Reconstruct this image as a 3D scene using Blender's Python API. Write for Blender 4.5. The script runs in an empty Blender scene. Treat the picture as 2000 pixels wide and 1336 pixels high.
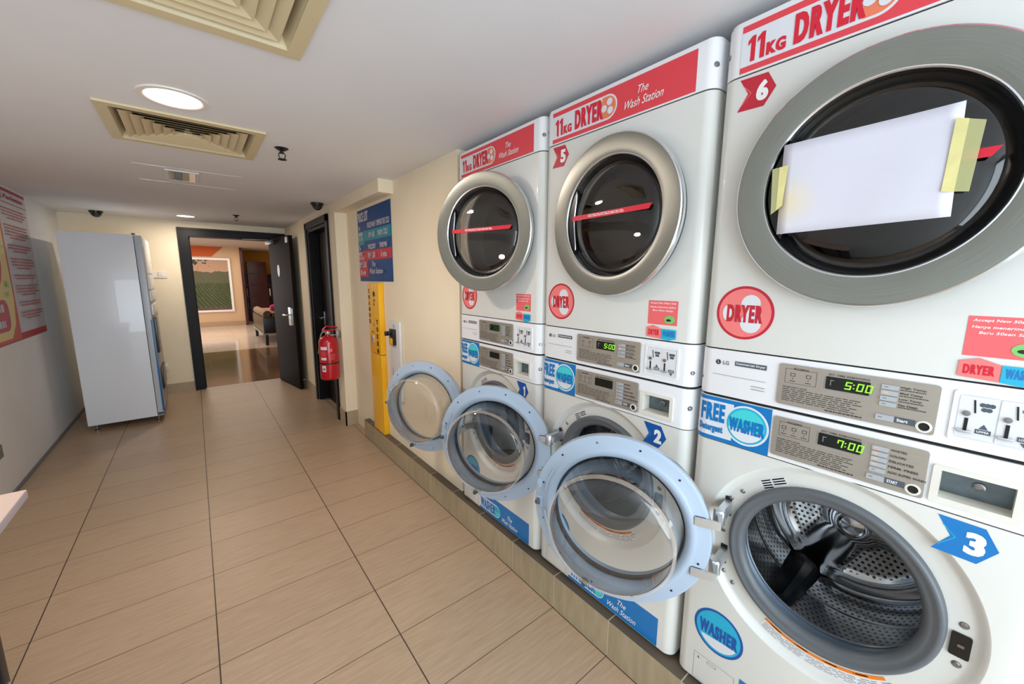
import bpy, bmesh, math, random
from math import sin, cos, pi, radians, sqrt, atan2
from mathutils import Vector, Matrix
from mathutils.geometry import tessellate_polygon
SC = bpy.context.scene
COL = SC.collection
random.seed(7)

# ------------------------------------------------------------------ camera
F, PITCH, YAW, ROLL, CAMZ = 769.3, -0.1561, 0.6754, 0.0059, 1.4743
cd = bpy.data.cameras.new('camera'); cam = bpy.data.objects.new('camera', cd); COL.objects.link(cam)
cd.sensor_fit = 'HORIZONTAL'; cd.sensor_width = 36.0; cd.lens = F / 2000 * 36.0; cd.clip_start = 0.02
fwd = Vector((sin(YAW) * cos(PITCH), cos(YAW) * cos(PITCH), sin(PITCH)))
rgt = Vector((cos(YAW), -sin(YAW), 0)); upv = rgt.cross(fwd)
r2 = cos(ROLL) * rgt + sin(ROLL) * upv; u2 = -sin(ROLL) * rgt + cos(ROLL) * upv
M = Matrix((r2, u2, -fwd)).transposed().to_4x4(); M.translation = (0, 0, CAMZ)
cam.matrix_world = M
SC.camera = cam
# ------------------------------------------------------------------ view, world, light
SC.view_settings.view_transform = 'Standard'; SC.view_settings.look = 'None'
SC.view_settings.exposure = -0.14; SC.view_settings.gamma = 1.0
SC.view_settings.use_curve_mapping = False
SC.cycles.use_denoising = True
SC.cycles.max_bounces = 10; SC.cycles.diffuse_bounces = 5; SC.cycles.glossy_bounces = 5
SC.cycles.transparent_max_bounces = 16; SC.cycles.caustics_reflective = False; SC.cycles.caustics_refractive = False
SC.cycles.sample_clamp_indirect = 6.0
wd = bpy.data.worlds.new('daylight'); SC.world = wd; wd.use_nodes = True
wd.node_tree.nodes['Background'].inputs[0].default_value = (0.72, 0.86, 1.0, 1)
wd.node_tree.nodes['Background'].inputs[1].default_value = 1.0

def area(name, loc, target, sx, sy, power, col, shape='RECTANGLE', spread=180):
    l = bpy.data.lights.new(name, 'AREA'); l.shape = shape; l.size = sx; l.size_y = sy
    l.energy = power; l.color = col; l.spread = radians(spread)
    o = bpy.data.objects.new(name, l); COL.objects.link(o); o.location = loc
    o.rotation_euler = (Vector(target) - Vector(loc)).to_track_quat('-Z', 'Y').to_euler()
    return o
area('daylight_shopfront', (0.45, -1.76, 1.15), (0.45, 3, 0.95), 2.9, 1.9, 122, (0.80, 0.915, 1.0))
area('downlight_near', (0.006, 2.178, 2.165), (0.006, 2.178, 0), 0.17, 0.17, 17, (1.0, 0.84, 0.72), 'DISK')
area('downlight_far', (0.0, 6.05, 2.165), (0.0, 6.05, 0), 0.15, 0.15, 12, (1.0, 0.86, 0.72), 'DISK')
area('lounge_lamp', (0.4, 12.6, 2.38), (0.4, 12.6, 0), 3.0, 4.0, 100, (1.0, 0.90, 0.78))
area('lounge_window', (-2.3, 12.5, 1.3), (3, 12.5, 0.9), 3.0, 1.8, 80, (0.9, 0.95, 1.0))

# ------------------------------------------------------------------ materials
def lin(c): return tuple((x / 12.92 if x <= 0.04045 else ((x + 0.055) / 1.055) ** 2.4) for x in c)
def srgb(r, g, b): return lin((r / 255, g / 255, b / 255))
MATS = {}
def new_mat(name):
    m = bpy.data.materials.new(name); m.use_nodes = True; MATS[name] = m
    return m, m.node_tree, m.node_tree.nodes['Principled BSDF']
def mat(name, rgb, rough=0.5, metal=0.0, emis=None, es=1.0, spec=0.5, noise=0.0, nscale=8.0, bump=0.0, bscale=60.0, coat=0.0, stretch=None):
    m, nt, b = new_mat(name); c = srgb(*rgb)
    b.inputs['Base Color'].default_value = (*c, 1); b.inputs['Roughness'].default_value = rough
    b.inputs['Metallic'].default_value = metal; b.inputs['Specular IOR Level'].default_value = spec
    if coat: b.inputs['Coat Weight'].default_value = coat
    if emis: b.inputs['Emission Color'].default_value = (*srgb(*emis), 1); b.inputs['Emission Strength'].default_value = es
    if noise or bump:
        tc = nt.nodes.new('ShaderNodeTexCoord'); mp = nt.nodes.new('ShaderNodeMapping'); nt.links.new(tc.outputs['Object'], mp.inputs[0])
        if stretch: mp.inputs['Scale'].default_value = stretch
    if noise:
        n = nt.nodes.new('ShaderNodeTexNoise'); n.inputs['Scale'].default_value = nscale; n.inputs['Detail'].default_value = 5
        nt.links.new(mp.outputs[0], n.inputs[0])
        mr = nt.nodes.new('ShaderNodeMapRange'); mr.inputs[1].default_value = .3; mr.inputs[2].default_value = .7
        mr.inputs[3].default_value = 1 - noise; mr.inputs[4].default_value = 1 + noise * .4; nt.links.new(n.outputs[0], mr.inputs[0])
        mx = nt.nodes.new('ShaderNodeVectorMath'); mx.operation = 'SCALE'; mx.inputs[0].default_value = c
        nt.links.new(mr.outputs[0], mx.inputs['Scale']); nt.links.new(mx.outputs[0], b.inputs['Base Color'])
    if bump:
        n2 = nt.nodes.new('ShaderNodeTexNoise'); n2.inputs['Scale'].default_value = bscale; n2.inputs['Detail'].default_value = 3
        nt.links.new(mp.outputs[0], n2.inputs[0]); bp = nt.nodes.new('ShaderNodeBump'); bp.inputs['Strength'].default_value = bump
        bp.inputs['Distance'].default_value = 0.004
        nt.links.new(n2.outputs[0], bp.inputs['Height']); nt.links.new(bp.outputs[0], b.inputs['Normal'])
    return m
def glassmat(name, tint, edge, fac=1.0, rough=0.01):
    m, nt, b = new_mat(name); nt.nodes.remove(b); out = nt.nodes['Material Output']
    tr = nt.nodes.new('ShaderNodeBsdfTransparent'); gl = nt.nodes.new('ShaderNodeBsdfGlossy'); gl.inputs['Roughness'].default_value = rough
    fr = nt.nodes.new('ShaderNodeFresnel'); ge = nt.nodes.new('ShaderNodeNewGeometry'); ior = nt.nodes.new('ShaderNodeMapRange')
    ior.inputs[3].default_value = 1.5; ior.inputs[4].default_value = 1 / 1.5; nt.links.new(ge.outputs['Backfacing'], ior.inputs[0]); nt.links.new(ior.outputs[0], fr.inputs[0])
    lw = nt.nodes.new('ShaderNodeLayerWeight'); lw.inputs[0].default_value = 0.35
    cr = nt.nodes.new('ShaderNodeMix'); cr.data_type = 'RGBA'; cr.inputs[6].default_value = (*tint, 1); cr.inputs[7].default_value = (*edge, 1)
    nt.links.new(lw.outputs['Facing'], cr.inputs[0]); nt.links.new(cr.outputs[2], tr.inputs[0])
    ml = nt.nodes.new('ShaderNodeMath'); ml.operation = 'MULTIPLY'; ml.inputs[1].default_value = fac; nt.links.new(fr.outputs[0], ml.inputs[0])
    mx = nt.nodes.new('ShaderNodeMixShader'); nt.links.new(ml.outputs[0], mx.inputs[0]); nt.links.new(tr.outputs[0], mx.inputs[1]); nt.links.new(gl.outputs[0], mx.inputs[2])
    nt.links.new(mx.outputs[0], out.inputs[0]); return m
class NG:
    """tiny node helper"""
    def __init__(s, nt): s.nt = nt
    def math(s, op, a, b=None, clamp=False):
        n = s.nt.nodes.new('ShaderNodeMath'); n.operation = op; n.use_clamp = clamp
        for i, v in enumerate((a, b)):
            if v is None: continue
            if isinstance(v, (int, float)): n.inputs[i].default_value = v
            else: s.nt.links.new(v, n.inputs[i])
        return n.outputs[0]
    def mix(s, f, a, b):
        n = s.nt.nodes.new('ShaderNodeMix'); n.data_type = 'RGBA'
        for i, v in ((0, f), (6, a), (7, b)):
            if isinstance(v, tuple): n.inputs[i].default_value = (*v, 1)
            elif isinstance(v, (int, float)): n.inputs[i].default_value = v
            else: s.nt.links.new(v, n.inputs[i])
        return n.outputs[2]
    def noise(s, vec, scale, detail=4, stretch=(1, 1, 1)):
        mp = s.nt.nodes.new('ShaderNodeMapping'); mp.inputs['Scale'].default_value = stretch; s.nt.links.new(vec, mp.inputs[0])
        n = s.nt.nodes.new('ShaderNodeTexNoise'); n.inputs['Scale'].default_value = scale; n.inputs['Detail'].default_value = detail
        s.nt.links.new(mp.outputs[0], n.inputs[0]); return n.outputs[0]
def line_mask(g, coord, origin, period, width):
    t = g.math('DIVIDE', g.math('SUBTRACT', coord, origin), period)
    fr = g.math('FRACT', t); d = g.math('MINIMUM', fr, g.math('SUBTRACT', 1.0, fr))
    return g.math('LESS_THAN', d, width / period / 2)
def tile_mat(name, ax_a, oa, pa, wa, ca, ax_b, ob, pb, wb, cb, base, light, stretch, rough):
    m, nt, b = new_mat(name); g = NG(nt)
    tc = nt.nodes.new('ShaderNodeTexCoord'); sp = nt.nodes.new('ShaderNodeSeparateXYZ'); nt.links.new(tc.outputs['Object'], sp.inputs[0])
    A, B = sp.outputs[ax_a], sp.outputs[ax_b]
    n1 = g.noise(tc.outputs['Object'], 6.0, 6, stretch); n2 = g.noise(tc.outputs['Object'], 1.4, 3)
    f = g.math('ADD', g.math('MULTIPLY', n1, .75), g.math('MULTIPLY', n2, .25))
    f = g.math('MULTIPLY', g.math('SUBTRACT', f, .28), 2.2, True)
    c = g.mix(f, srgb(*base), srgb(*light))
    # each tile a slightly different tone
    fa = g.math('FLOOR', g.math('DIVIDE', g.math('SUBTRACT', A, oa), pa)); fb = g.math('FLOOR', g.math('DIVIDE', g.math('SUBTRACT', B, ob), pb))
    wn = nt.nodes.new('ShaderNodeTexWhiteNoise'); wn.noise_dimensions = '2D'; cv = nt.nodes.new('ShaderNodeCombineXYZ')
    nt.links.new(fa, cv.inputs[0]); nt.links.new(fb, cv.inputs[1]); nt.links.new(cv.outputs[0], wn.inputs[0])
    sc = nt.nodes.new('ShaderNodeVectorMath'); sc.operation = 'SCALE'; nt.links.new(c, sc.inputs[0])
    nt.links.new(g.math('ADD', .965, g.math('MULTIPLY', wn.outputs[0], .07)), sc.inputs['Scale'])
    mb = line_mask(g, B, ob, pb, wb); ma = line_mask(g, A, oa, pa, wa)
    c = g.mix(mb, sc.outputs[0], srgb(*cb)); c = g.mix(ma, c, srgb(*ca))
    nt.links.new(c, b.inputs['Base Color']); 
    nt.links.new(g.math('ADD', rough, g.math('MULTIPLY', n2, .12)), b.inputs['Roughness'])
    bp = nt.nodes.new('ShaderNodeBump'); bp.inputs['Strength'].default_value = .35; bp.inputs['Distance'].default_value = .002
    h = g.math('SUBTRACT', g.math('MULTIPLY', n1, .25), g.math('MAXIMUM', ma, mb)); nt.links.new(h, bp.inputs['Height']); nt.links.new(bp.outputs[0], b.inputs['Normal'])
    return m
def perf_mat(name, rgb, rough, su, sv, r, dark=(8, 8, 10), metal=1.0, stagger=True):
    m, nt, b = new_mat(name); g = NG(nt)
    uv = nt.nodes.new('ShaderNodeUVMap'); uv.uv_map = 'UVMap'; sp = nt.nodes.new('ShaderNodeSeparateXYZ'); nt.links.new(uv.outputs[0], sp.inputs[0])
    v = g.math('DIVIDE', sp.outputs[1], sv); row = g.math('FLOOR', v)
    off = g.math('MULTIPLY', g.math('MODULO', row, 2.0), 0.5)
    u = g.math('ADD', g.math('DIVIDE', sp.outputs[0], su), off)
    du = g.math('MULTIPLY', g.math('SUBTRACT', g.math('FRACT', u), .5), su); dv = g.math('MULTIPLY', g.math('SUBTRACT', g.math('FRACT', v), .5), sv)
    d = g.math('SQRT', g.math('ADD', g.math('MULTIPLY', du, du), g.math('MULTIPLY', dv, dv)))
    hole = g.math('LESS_THAN', d, r)
    nt.links.new(g.mix(hole, srgb(*rgb), srgb(*dark)), b.inputs['Base Color'])
    nt.links.new(g.math('MULTIPLY', g.math('SUBTRACT', 1.0, hole), metal), b.inputs['Metallic']); b.inputs['Roughness'].default_value = rough
    bp = nt.nodes.new('ShaderNodeBump'); bp.inputs['Strength'].default_value = .2; bp.inputs['Distance'].default_value = .001
    hh = g.math('MULTIPLY', g.math('DIVIDE', d, r * 1.6, True), 1.0, True); nt.links.new(hh, bp.inputs['Height']); nt.links.new(bp.outputs[0], b.inputs['Normal'])
    return m

mat('ceiling_paint', (230, 230, 233), .8, noise=.03, nscale=2.0, bump=.12, bscale=22)
mat('wall_cream', (242, 229, 203), .75, noise=.03, nscale=3, bump=.15, bscale=40)
mat('wall_white', (228, 229, 229), .7, noise=.035, nscale=3, bump=.15, bscale=40)
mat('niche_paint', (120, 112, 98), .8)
tile_mat('floor_tile', 0, -.0572, .6, .0046, (62, 52, 46), 1, 1.4176, .3, .0032, (84, 68, 56), (170, 145, 119), (190, 166, 140), (1.2, 14, 1), .33)
tile_mat('curb_tile', 1, 1.4176, .3, .004, (196, 184, 164), 2, .158, .5, .003, (96, 84, 70), (156, 142, 114), (180, 166, 138), (2, 6, 1.0), .42)
mat('skirting_tile', (176, 158, 132), .4, noise=.08, nscale=20, stretch=(6, 6, 1))
mat('body_cream', (221, 222, 217), .33, coat=.2, noise=.015, nscale=3)
mat('strip_white', (236, 238, 241), .3, coat=.3)
mat('gap_black', (14, 14, 15), .7)
mat('dark_rubber', (66, 68, 72), .5)
mat('gasket_grey', (92, 97, 102), .42, noise=.05, nscale=9)
mat('gasket_inner', (98, 118, 138), .35, noise=.06, nscale=7)
mat('door_blue', (162, 178, 196), .33, noise=.02, nscale=5)
mat('chrome', (225, 228, 232), .2, metal=1)
mat('steel_screw', (150, 150, 150), .3, metal=1)
mat('hinge_silver', (205, 210, 214), .28, metal=.8)
mat('drum_steel', (176, 178, 180), .15, metal=1)
perf_mat('drum_perforated', (158, 160, 164), .2, .0155, .0155, .0034)
perf_mat('petal_perforated', (190, 188, 184), .26, .0155, .0155, .0042)
m, nt, b = new_mat('refraction_tan'); b.inputs['Base Color'].default_value = (*srgb(222, 206, 188), 1); b.inputs['Alpha'].default_value = .26; b.inputs['Roughness'].default_value = .15  # tan of light refracted in the door bowl, put in as colour
mat('baffle_black', (22, 25, 27), .3)
mat('panel_metal', (178, 171, 160), .34, metal=.55, noise=.03, nscale=6, stretch=(1, 1, 30))
mat('panel_ink', (64, 60, 56), .6)
mat('button_grey', (184, 190, 196), .3, metal=.3)
mat('lamp_orange', (255, 150, 90), .4, emis=(255, 120, 60), es=1.2)
mat('display_black', (10, 14, 8), .12)
mat('digit_green', (150, 235, 60), .4, emis=(130, 220, 50), es=.7)
mat('digit_dim', (20, 70, 20), .4, emis=(30, 110, 25), es=.3)
mat('red_banner', (226, 62, 74), .35, coat=.3); mat('red_dark', (192, 20, 48), .35, coat=.3)
mat('red_pill', (214, 24, 52), .4)
mat('pink', (240, 126, 124), .4); mat('pink_notice', (240, 104, 108), .4); mat('orange_disc', (238, 128, 92), .4)
mat('white_ink', (242, 242, 242), .4); mat('pill_white', (222, 226, 232), .38, coat=.3)
mat('blue_banner', (0, 118, 192), .35, coat=.3); mat('blue_deep', (8, 84, 168), .35, coat=.2)
mat('cyan', (24, 176, 214), .35, coat=.2); mat('teal_light', (70, 208, 214), .35); mat('green_blob', (126, 200, 110), .4)
mat('orange_label', (240, 128, 28), .4); mat('label_white', (224, 226, 228), .45)
mat('ink_black', (26, 26, 28), .5); mat('ink_grey', (120, 122, 124), .5); mat('slate', (76, 88, 98), .4)
mat('recess_plastic', (228, 226, 216), .4, noise=.05, nscale=14); mat('recess_steel', (112, 124, 130), .38, metal=.7, noise=.25, nscale=25)
# dryer
m, nt, b = new_mat('brushed_steel'); g = NG(nt)
uv = nt.nodes.new('ShaderNodeUVMap'); uv.uv_map = 'UVMap'
nn = g.noise(uv.outputs[0], 4.0, 4, (2.0, 220.0, 1.0))
nt.links.new(g.mix(nn, srgb(128, 130, 124), srgb(164, 167, 160)), b.inputs['Base Color']); b.inputs['Metallic'].default_value = 1.0
nt.links.new(g.math('ADD', .26, g.math('MULTIPLY', nn, .12)), b.inputs['Roughness'])
b.inputs['Anisotropic'].default_value = .5
bp = nt.nodes.new('ShaderNodeBump'); bp.inputs['Strength'].default_value = .05; bp.inputs['Distance'].default_value = .001; nt.links.new(nn, bp.inputs['Height']); nt.links.new(bp.outputs[0], b.inputs['Normal'])
glassmat('dryer_glass', (.80, .77, .73), (.30, .29, .28), 1.6)
glassmat('bowl_glass', (.93, .94, .94), (.48, .52, .54), 2.2)
glassmat('window_glass', (.95, .97, .98), (.8, .85, .88), 1.0)
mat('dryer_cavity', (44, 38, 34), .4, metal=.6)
mat('black_plastic', (16, 17, 18), .25)
mat('paper', (214, 214, 226), .8, noise=.02, nscale=12, bump=.35, bscale=10)
mat('tape_yellow', (226, 218, 150), .6, noise=.1, nscale=30)
m, nt, b = new_mat('tape_clear'); b.inputs['Base Color'].default_value = (*srgb(206, 206, 150), 1); b.inputs['Alpha'].default_value = .55; b.inputs['Roughness'].default_value = .6
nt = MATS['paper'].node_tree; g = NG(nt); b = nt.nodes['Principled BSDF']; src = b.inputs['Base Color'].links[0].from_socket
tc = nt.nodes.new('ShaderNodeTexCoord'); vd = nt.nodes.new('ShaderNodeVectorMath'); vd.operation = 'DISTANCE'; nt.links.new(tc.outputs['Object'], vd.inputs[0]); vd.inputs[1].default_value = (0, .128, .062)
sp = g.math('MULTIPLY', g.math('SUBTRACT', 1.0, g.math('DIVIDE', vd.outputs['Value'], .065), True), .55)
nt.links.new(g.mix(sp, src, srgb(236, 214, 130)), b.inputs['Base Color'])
# doors and wood
mat('door_dark', (24, 14, 10), .55, spec=.12, noise=.25, nscale=9, stretch=(6, 6, .5))
mat('frame_dark', (20, 16, 18), .42, spec=.2, noise=.25, nscale=12, stretch=(8, 8, .6))
mat('vent_beige', (214, 198, 160), .45); mat('vent_dark', (60, 52, 40), .8)
mat('lamp_disc', (255, 240, 225), .5, emis=(255, 236, 220), es=6.0); mat('lamp_rim', (232, 226, 222), .5)
mat('black_fitting', (20, 20, 22), .25); mat('lens_dark', (40, 44, 52), .08)
mat('yellow_box', (246, 184, 8), .35, coat=.3); mat('white_metal', (222, 224, 226), .4)
mat('vend_side', (228, 234, 242), .25, coat=.4, noise=.02, nscale=2); mat('vend_blue', (0, 96, 158), .3); mat('vend_trim', (186, 194, 204), .3)
mat('vend_front', (150, 160, 168), .3); mat('red_paint', (190, 8, 34), .22, coat=.4)
mat('hose_grey', (170, 168, 162), .45); mat('plastic_white', (232, 226, 214), .4); mat('cable', (70, 66, 62), .5)
mat('counter_top', (228, 206, 196), .35); mat('counter_edge', (186, 180, 192), .4); mat('leg_dark', (18, 20, 30), .4)
mat('poster_paper', (196, 198, 206), .5); mat('poster_red', (176, 28, 48), .45); mat('poster_ink', (186, 84, 84), .5)
mat('poster_cream', (222, 204, 140), .5); mat('poster_rose', (196, 92, 92), .5); mat('poster_orange', (196, 82, 52), .5)
mat('price_blue', (0, 66, 128), .5, spec=.3); mat('price_teal', (0, 142, 160), .5, spec=.3); mat('price_red', (202, 40, 58), .5, spec=.3); mat('price_ink', (206, 204, 222), .5)
# lounge
mat('lounge_wall', (204, 170, 134), .7); mat('lounge_orange', (190, 84, 26), .7); mat('lounge_yellow', (214, 164, 60), .7)
mat('lounge_ceiling', (178, 164, 150), .8); mat('lounge_skirting', (170, 142, 112), .3)
tile_mat('lounge_marble', 0, .7, .6, .004, (190, 168, 148), 1, 9.87, .6, .004, (190, 168, 148), (214, 192, 172), (232, 214, 198), (1, 2, 1), .04)
tile_mat('lounge_brown', 0, .1, .6, .004, (90, 66, 44), 1, 6.67, 1.2, .004, (90, 66, 44), (112, 82, 54), (140, 106, 72), (14, 1, 1), .05)
mat('maroon_wood', (74, 24, 24), .35, noise=.2, nscale=6); mat('leather_black', (26, 20, 20), .3); mat('cushion_tan', (140, 108, 82), .7)
mat('pink_cloth', (226, 40, 128), .8, noise=.1, nscale=12); mat('teal_cloth', (20, 110, 110), .8); mat('picture_frame_white', (232, 230, 232), .35)
m, nt, b = new_mat('landscape_print'); g = NG(nt)
tc = nt.nodes.new('ShaderNodeTexCoord'); sp = nt.nodes.new('ShaderNodeSeparateXYZ'); nt.links.new(tc.outputs['Object'], sp.inputs[0])
X, Z = sp.outputs[0], sp.outputs[2]
hill = g.math('ADD', g.math('MULTIPLY', g.noise(tc.outputs['Object'], 1.6, 3, (1, 1, 0)), .5), 1.42)
hz = g.math('MULTIPLY', g.math('SUBTRACT', Z, .5), .7)
rows = g.math('ABSOLUTE', g.math('SINE', g.math('MULTIPLY', g.math('ADD', g.math('DIVIDE', X, g.math('SUBTRACT', 2.2, Z)), g.math('MULTIPLY', Z, .4)), 42.0)))
n3 = g.noise(tc.outputs['Object'], 14, 5)
fieldc = g.mix(g.math('MULTIPLY', rows, n3), srgb(34, 40, 18), srgb(104, 112, 46))
farf = g.mix(n3, srgb(74, 78, 48), srgb(98, 90, 62)); brown = g.mix(n3, srgb(60, 34, 26), srgb(120, 84, 64))
c = g.mix(g.math('GREATER_THAN', Z, 1.33), fieldc, farf)
c = g.mix(g.math('LESS_THAN', g.math('ADD', Z, g.math('MULTIPLY', n3, .25)), .72), c, brown)
skyc = g.mix(g.math('SUBTRACT', Z, 1.1, True), srgb(190, 152, 120), srgb(170, 132, 104))
c = g.mix(g.math('GREATER_THAN', Z, hill), c, skyc)
tree = g.math('MULTIPLY', g.math('GREATER_THAN', g.math('ADD', g.math('SUBTRACT', Z, 1.93), g.math('MULTIPLY', g.math('SUBTRACT', n3, .5), 1.2)), g.math('MULTIPLY', g.math('SUBTRACT', X, .05), .35)), g.math('LESS_THAN', X, .42))
c = g.mix(tree, c, srgb(50, 36, 26))
nt.links.new(c, b.inputs['Base Color']); b.inputs['Roughness'].default_value = .3

# ------------------------------------------------------------------ mesh helpers
class MB:
    def __init__(s): s.v = []; s.f = []; s.m = []; s.uv = []; s.names = []
    def slot(s, name):
        if name not in s.names: s.names.append(name)
        return s.names.index(name)
    def add(s, vs, fs, m, uvs=None):
        o = len(s.v); s.v += [tuple(p) for p in vs]; k = s.slot(m)
        for i, f in enumerate(fs):
            s.f.append([o + j for j in f]); s.m.append(k)
            s.uv.append([uvs[j] for j in f] if uvs else [(0, 0)] * len(f))
        return s
    def box(s, x0, x1, y0, y1, z0, z1, m, T=None, bev=0):
        if bev:
            bm = bmesh.new(); bmesh.ops.create_cube(bm, size=1)
            for v in bm.verts: v.co = Vector(((x0 + x1) / 2 + v.co.x * (x1 - x0), (y0 + y1) / 2 + v.co.y * (y1 - y0), (z0 + z1) / 2 + v.co.z * (z1 - z0)))
            bmesh.ops.bevel(bm, geom=bm.edges[:], offset=bev, segments=2, affect='EDGES', profile=.7)
            bm.verts.index_update(); vs = [v.co.copy() for v in bm.verts]; fs = [[v.index for v in f.verts] for f in bm.faces]; bm.free()
        else:
            vs = [Vector(p) for p in ((x0, y0, z0), (x1, y0, z0), (x1, y1, z0), (x0, y1, z0), (x0, y0, z1), (x1, y0, z1), (x1, y1, z1), (x0, y1, z1))]
            fs = [(0, 3, 2, 1), (4, 5, 6, 7), (0, 1, 5, 4), (1, 2, 6, 5), (2, 3, 7, 6), (3, 0, 4, 7)]
        if T: vs = [T @ v for v in vs]
        return s.add(vs, fs, m)
    def lathe(s, prof, m, T=Matrix(), n=64, a0=0, a1=2 * pi, ms=None):
        """profile of (r, h); axis = local +X; T places it"""
        full = abs(a1 - a0 - 2 * pi) < 1e-6; k = n if full else n + 1
        vs = []; uvs = []; L = 0; pr = None
        for i, (r, h) in enumerate(prof):
            if pr: L += sqrt((r - pr[0]) ** 2 + (h - pr[1]) ** 2)
            pr = (r, h)
            for j in range(k + (1 if full else 0)):
                a = a0 + (a1 - a0) * j / n
                vs.append(T @ Vector((h, r * cos(a), r * sin(a)))); uvs.append((a * max(q[0] for q in prof), L))
        w = k + (1 if full else 0)
        for i in range(len(prof) - 1):
            fs = [(i * w + j, i * w + j + 1, (i + 1) * w + j + 1, (i + 1) * w + j) for j in range(n)]
            o = len(s.v) if i == 0 else o
            if i == 0: s.v += [tuple(p) for p in vs]
            mm = ms[i] if ms else m; kk = s.slot(mm)
            for f in fs: s.f.append([o + q for q in f]); s.m.append(kk); s.uv.append([uvs[q] for q in f])
        return s
    def tube(s, pts, r, m, n=10, cap=True):
        pts = [Vector(p) for p in pts]; vs = []; nrm = None
        for i, p in enumerate(pts):
            d = (pts[min(i + 1, len(pts) - 1)] - pts[max(i - 1, 0)]).normalized()
            if nrm is None: nrm = d.orthogonal().normalized()
            nrm = (nrm - d * nrm.dot(d)).normalized(); bn = d.cross(nrm)
            rr = r[i] if isinstance(r, (list, tuple)) else r
            vs += [p + rr * (cos(2 * pi * j / n) * nrm + sin(2 * pi * j / n) * bn) for j in range(n)]
        fs = [(i * n + j, i * n + (j + 1) % n, (i + 1) * n + (j + 1) % n, (i + 1) * n + j) for i in range(len(pts) - 1) for j in range(n)]
        if cap: fs += [tuple(range(n))[::-1], tuple(range((len(pts) - 1) * n, len(pts) * n))]
        return s.add(vs, fs, m)
    def prism(s, pts, z0, z1, m, T=None, cap=True):
        n = len(pts); vs = [Vector((x, y, z0)) for x, y in pts] + [Vector((x, y, z1)) for x, y in pts]
        fs = [(i, (i + 1) % n, n + (i + 1) % n, n + i) for i in range(n)]
        if cap: fs += [tuple(range(n))[::-1], tuple(range(n, 2 * n))]
        if T: vs = [T @ v for v in vs]
        return s.add(vs, fs, m)
    def plate(s, outer, holes, d0, d1, P, m, mh=None):
        """flat plate with holes: 2-D loops, P(u, v, d) -> point"""
        loops = [outer] + holes; flat = [p for l in loops for p in l]
        tri = tessellate_polygon([[Vector((a, b, 0)) for a, b in l] for l in loops])
        for d in (d0, d1): s.add([P(a, b, d) for a, b in flat], [tuple(t) for t in tri], m)
        for li, l in enumerate(loops):
            n = len(l); s.add([P(a, b, d) for d in (d0, d1) for a, b in l], [(i, (i + 1) % n, n + (i + 1) % n, n + i) for i in range(n)], (mh or m) if li else m)
        return s
    def build(s, name, parent=None, smooth=35, loc=None, rotz=None, fix=True):
        me = bpy.data.meshes.new(name); me.from_pydata(s.v, [], s.f); 
        for nme in s.names: me.materials.append(MATS[nme])
        me.polygons.foreach_set('material_index', s.m)
        ul = me.uv_layers.new(name='UVMap'); ul.data.foreach_set('uv', [c for f in s.uv for uvp in f for c in uvp])
        if fix:
            bm = bmesh.new(); bm.from_mesh(me); bmesh.ops.remove_doubles(bm, verts=bm.verts, dist=1e-6)
            bmesh.ops.recalc_face_normals(bm, faces=bm.faces); bm.to_mesh(me); bm.free()
        if smooth:
            me.shade_smooth(); me.set_sharp_from_angle(angle=radians(smooth))
        o = bpy.data.objects.new(name, me); COL.objects.link(o)
        if parent: o.parent = parent
        if loc is not None: o.location = loc
        if rotz is not None: o.rotation_euler = (0, 0, rotz)
        return o
def tag(o, label, cat, group=None, kind=None):
    o['label'] = label; o['category'] = cat
    if group: o['group'] = group
    if kind: o['kind'] = kind
    return o
def struct(o, label=None):
    o['kind'] = 'structure'
    if label: o['label'] = label
    return o
def thing(name, loc, label, cat, group=None):
    o = bpy.data.objects.new(name, None); COL.objects.link(o); o.location = loc; o.empty_display_size = .1
    return tag(o, label, cat, group)
def T3(x=0, y=0, z=0, rz=0, ry=0, rx=0):
    return Matrix.Translation((x, y, z)) @ Matrix.Rotation(rz, 4, 'Z') @ Matrix.Rotation(ry, 4, 'Y') @ Matrix.Rotation(rx, 4, 'X')
def circ(cx, cy, r, n=48, a0=0, a1=2 * pi, ry=None):
    ry = ry or r; full = abs(a1 - a0 - 2 * pi) < 1e-6
    return [(cx + r * cos(a0 + (a1 - a0) * i / n), cy + ry * sin(a0 + (a1 - a0) * i / n)) for i in range(n if full else n + 1)]
def rrect(x0, y0, x1, y1, r, n=5):
    o = []
    for cx, cy, a in ((x1 - r, y1 - r, 0), (x0 + r, y1 - r, pi / 2), (x0 + r, y0 + r, pi), (x1 - r, y0 + r, 1.5 * pi)):
        o += [(cx + r * cos(a + pi / 2 * i / n), cy + r * sin(a + pi / 2 * i / n)) for i in range(n + 1)]
    return o

# text outlines from Blender's own built-in font, cached in a unit box
TX = {}
def text_geo(body, bold, shear=0.0):
    key = (body, bold, shear)
    if key in TX: return TX[key]
    c = bpy.data.curves.new('t', 'FONT'); c.body = body; c.offset = bold; c.shear = shear; c.resolution_u = 3; c.space_character = 1.0 + bold * (2 if bold < .04 else 4.5)
    o = bpy.data.objects.new('t', c); COL.objects.link(o)
    dg = bpy.context.evaluated_depsgraph_get(); me = o.evaluated_get(dg).to_mesh()
    vs = [(v.co.x, v.co.y) for v in me.vertices]; fs = [tuple(p.vertices) for p in me.polygons]
    o.evaluated_get(dg).to_mesh_clear(); bpy.data.objects.remove(o); bpy.data.curves.remove(c)
    x0 = min(v[0] for v in vs); x1 = max(v[0] for v in vs); y0 = min(v[1] for v in vs); y1 = max(v[1] for v in vs)
    TX[key] = ([((a - x0) / (x1 - x0), (b - y0) / (y1 - y0)) for a, b in vs], fs); return TX[key]
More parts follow.
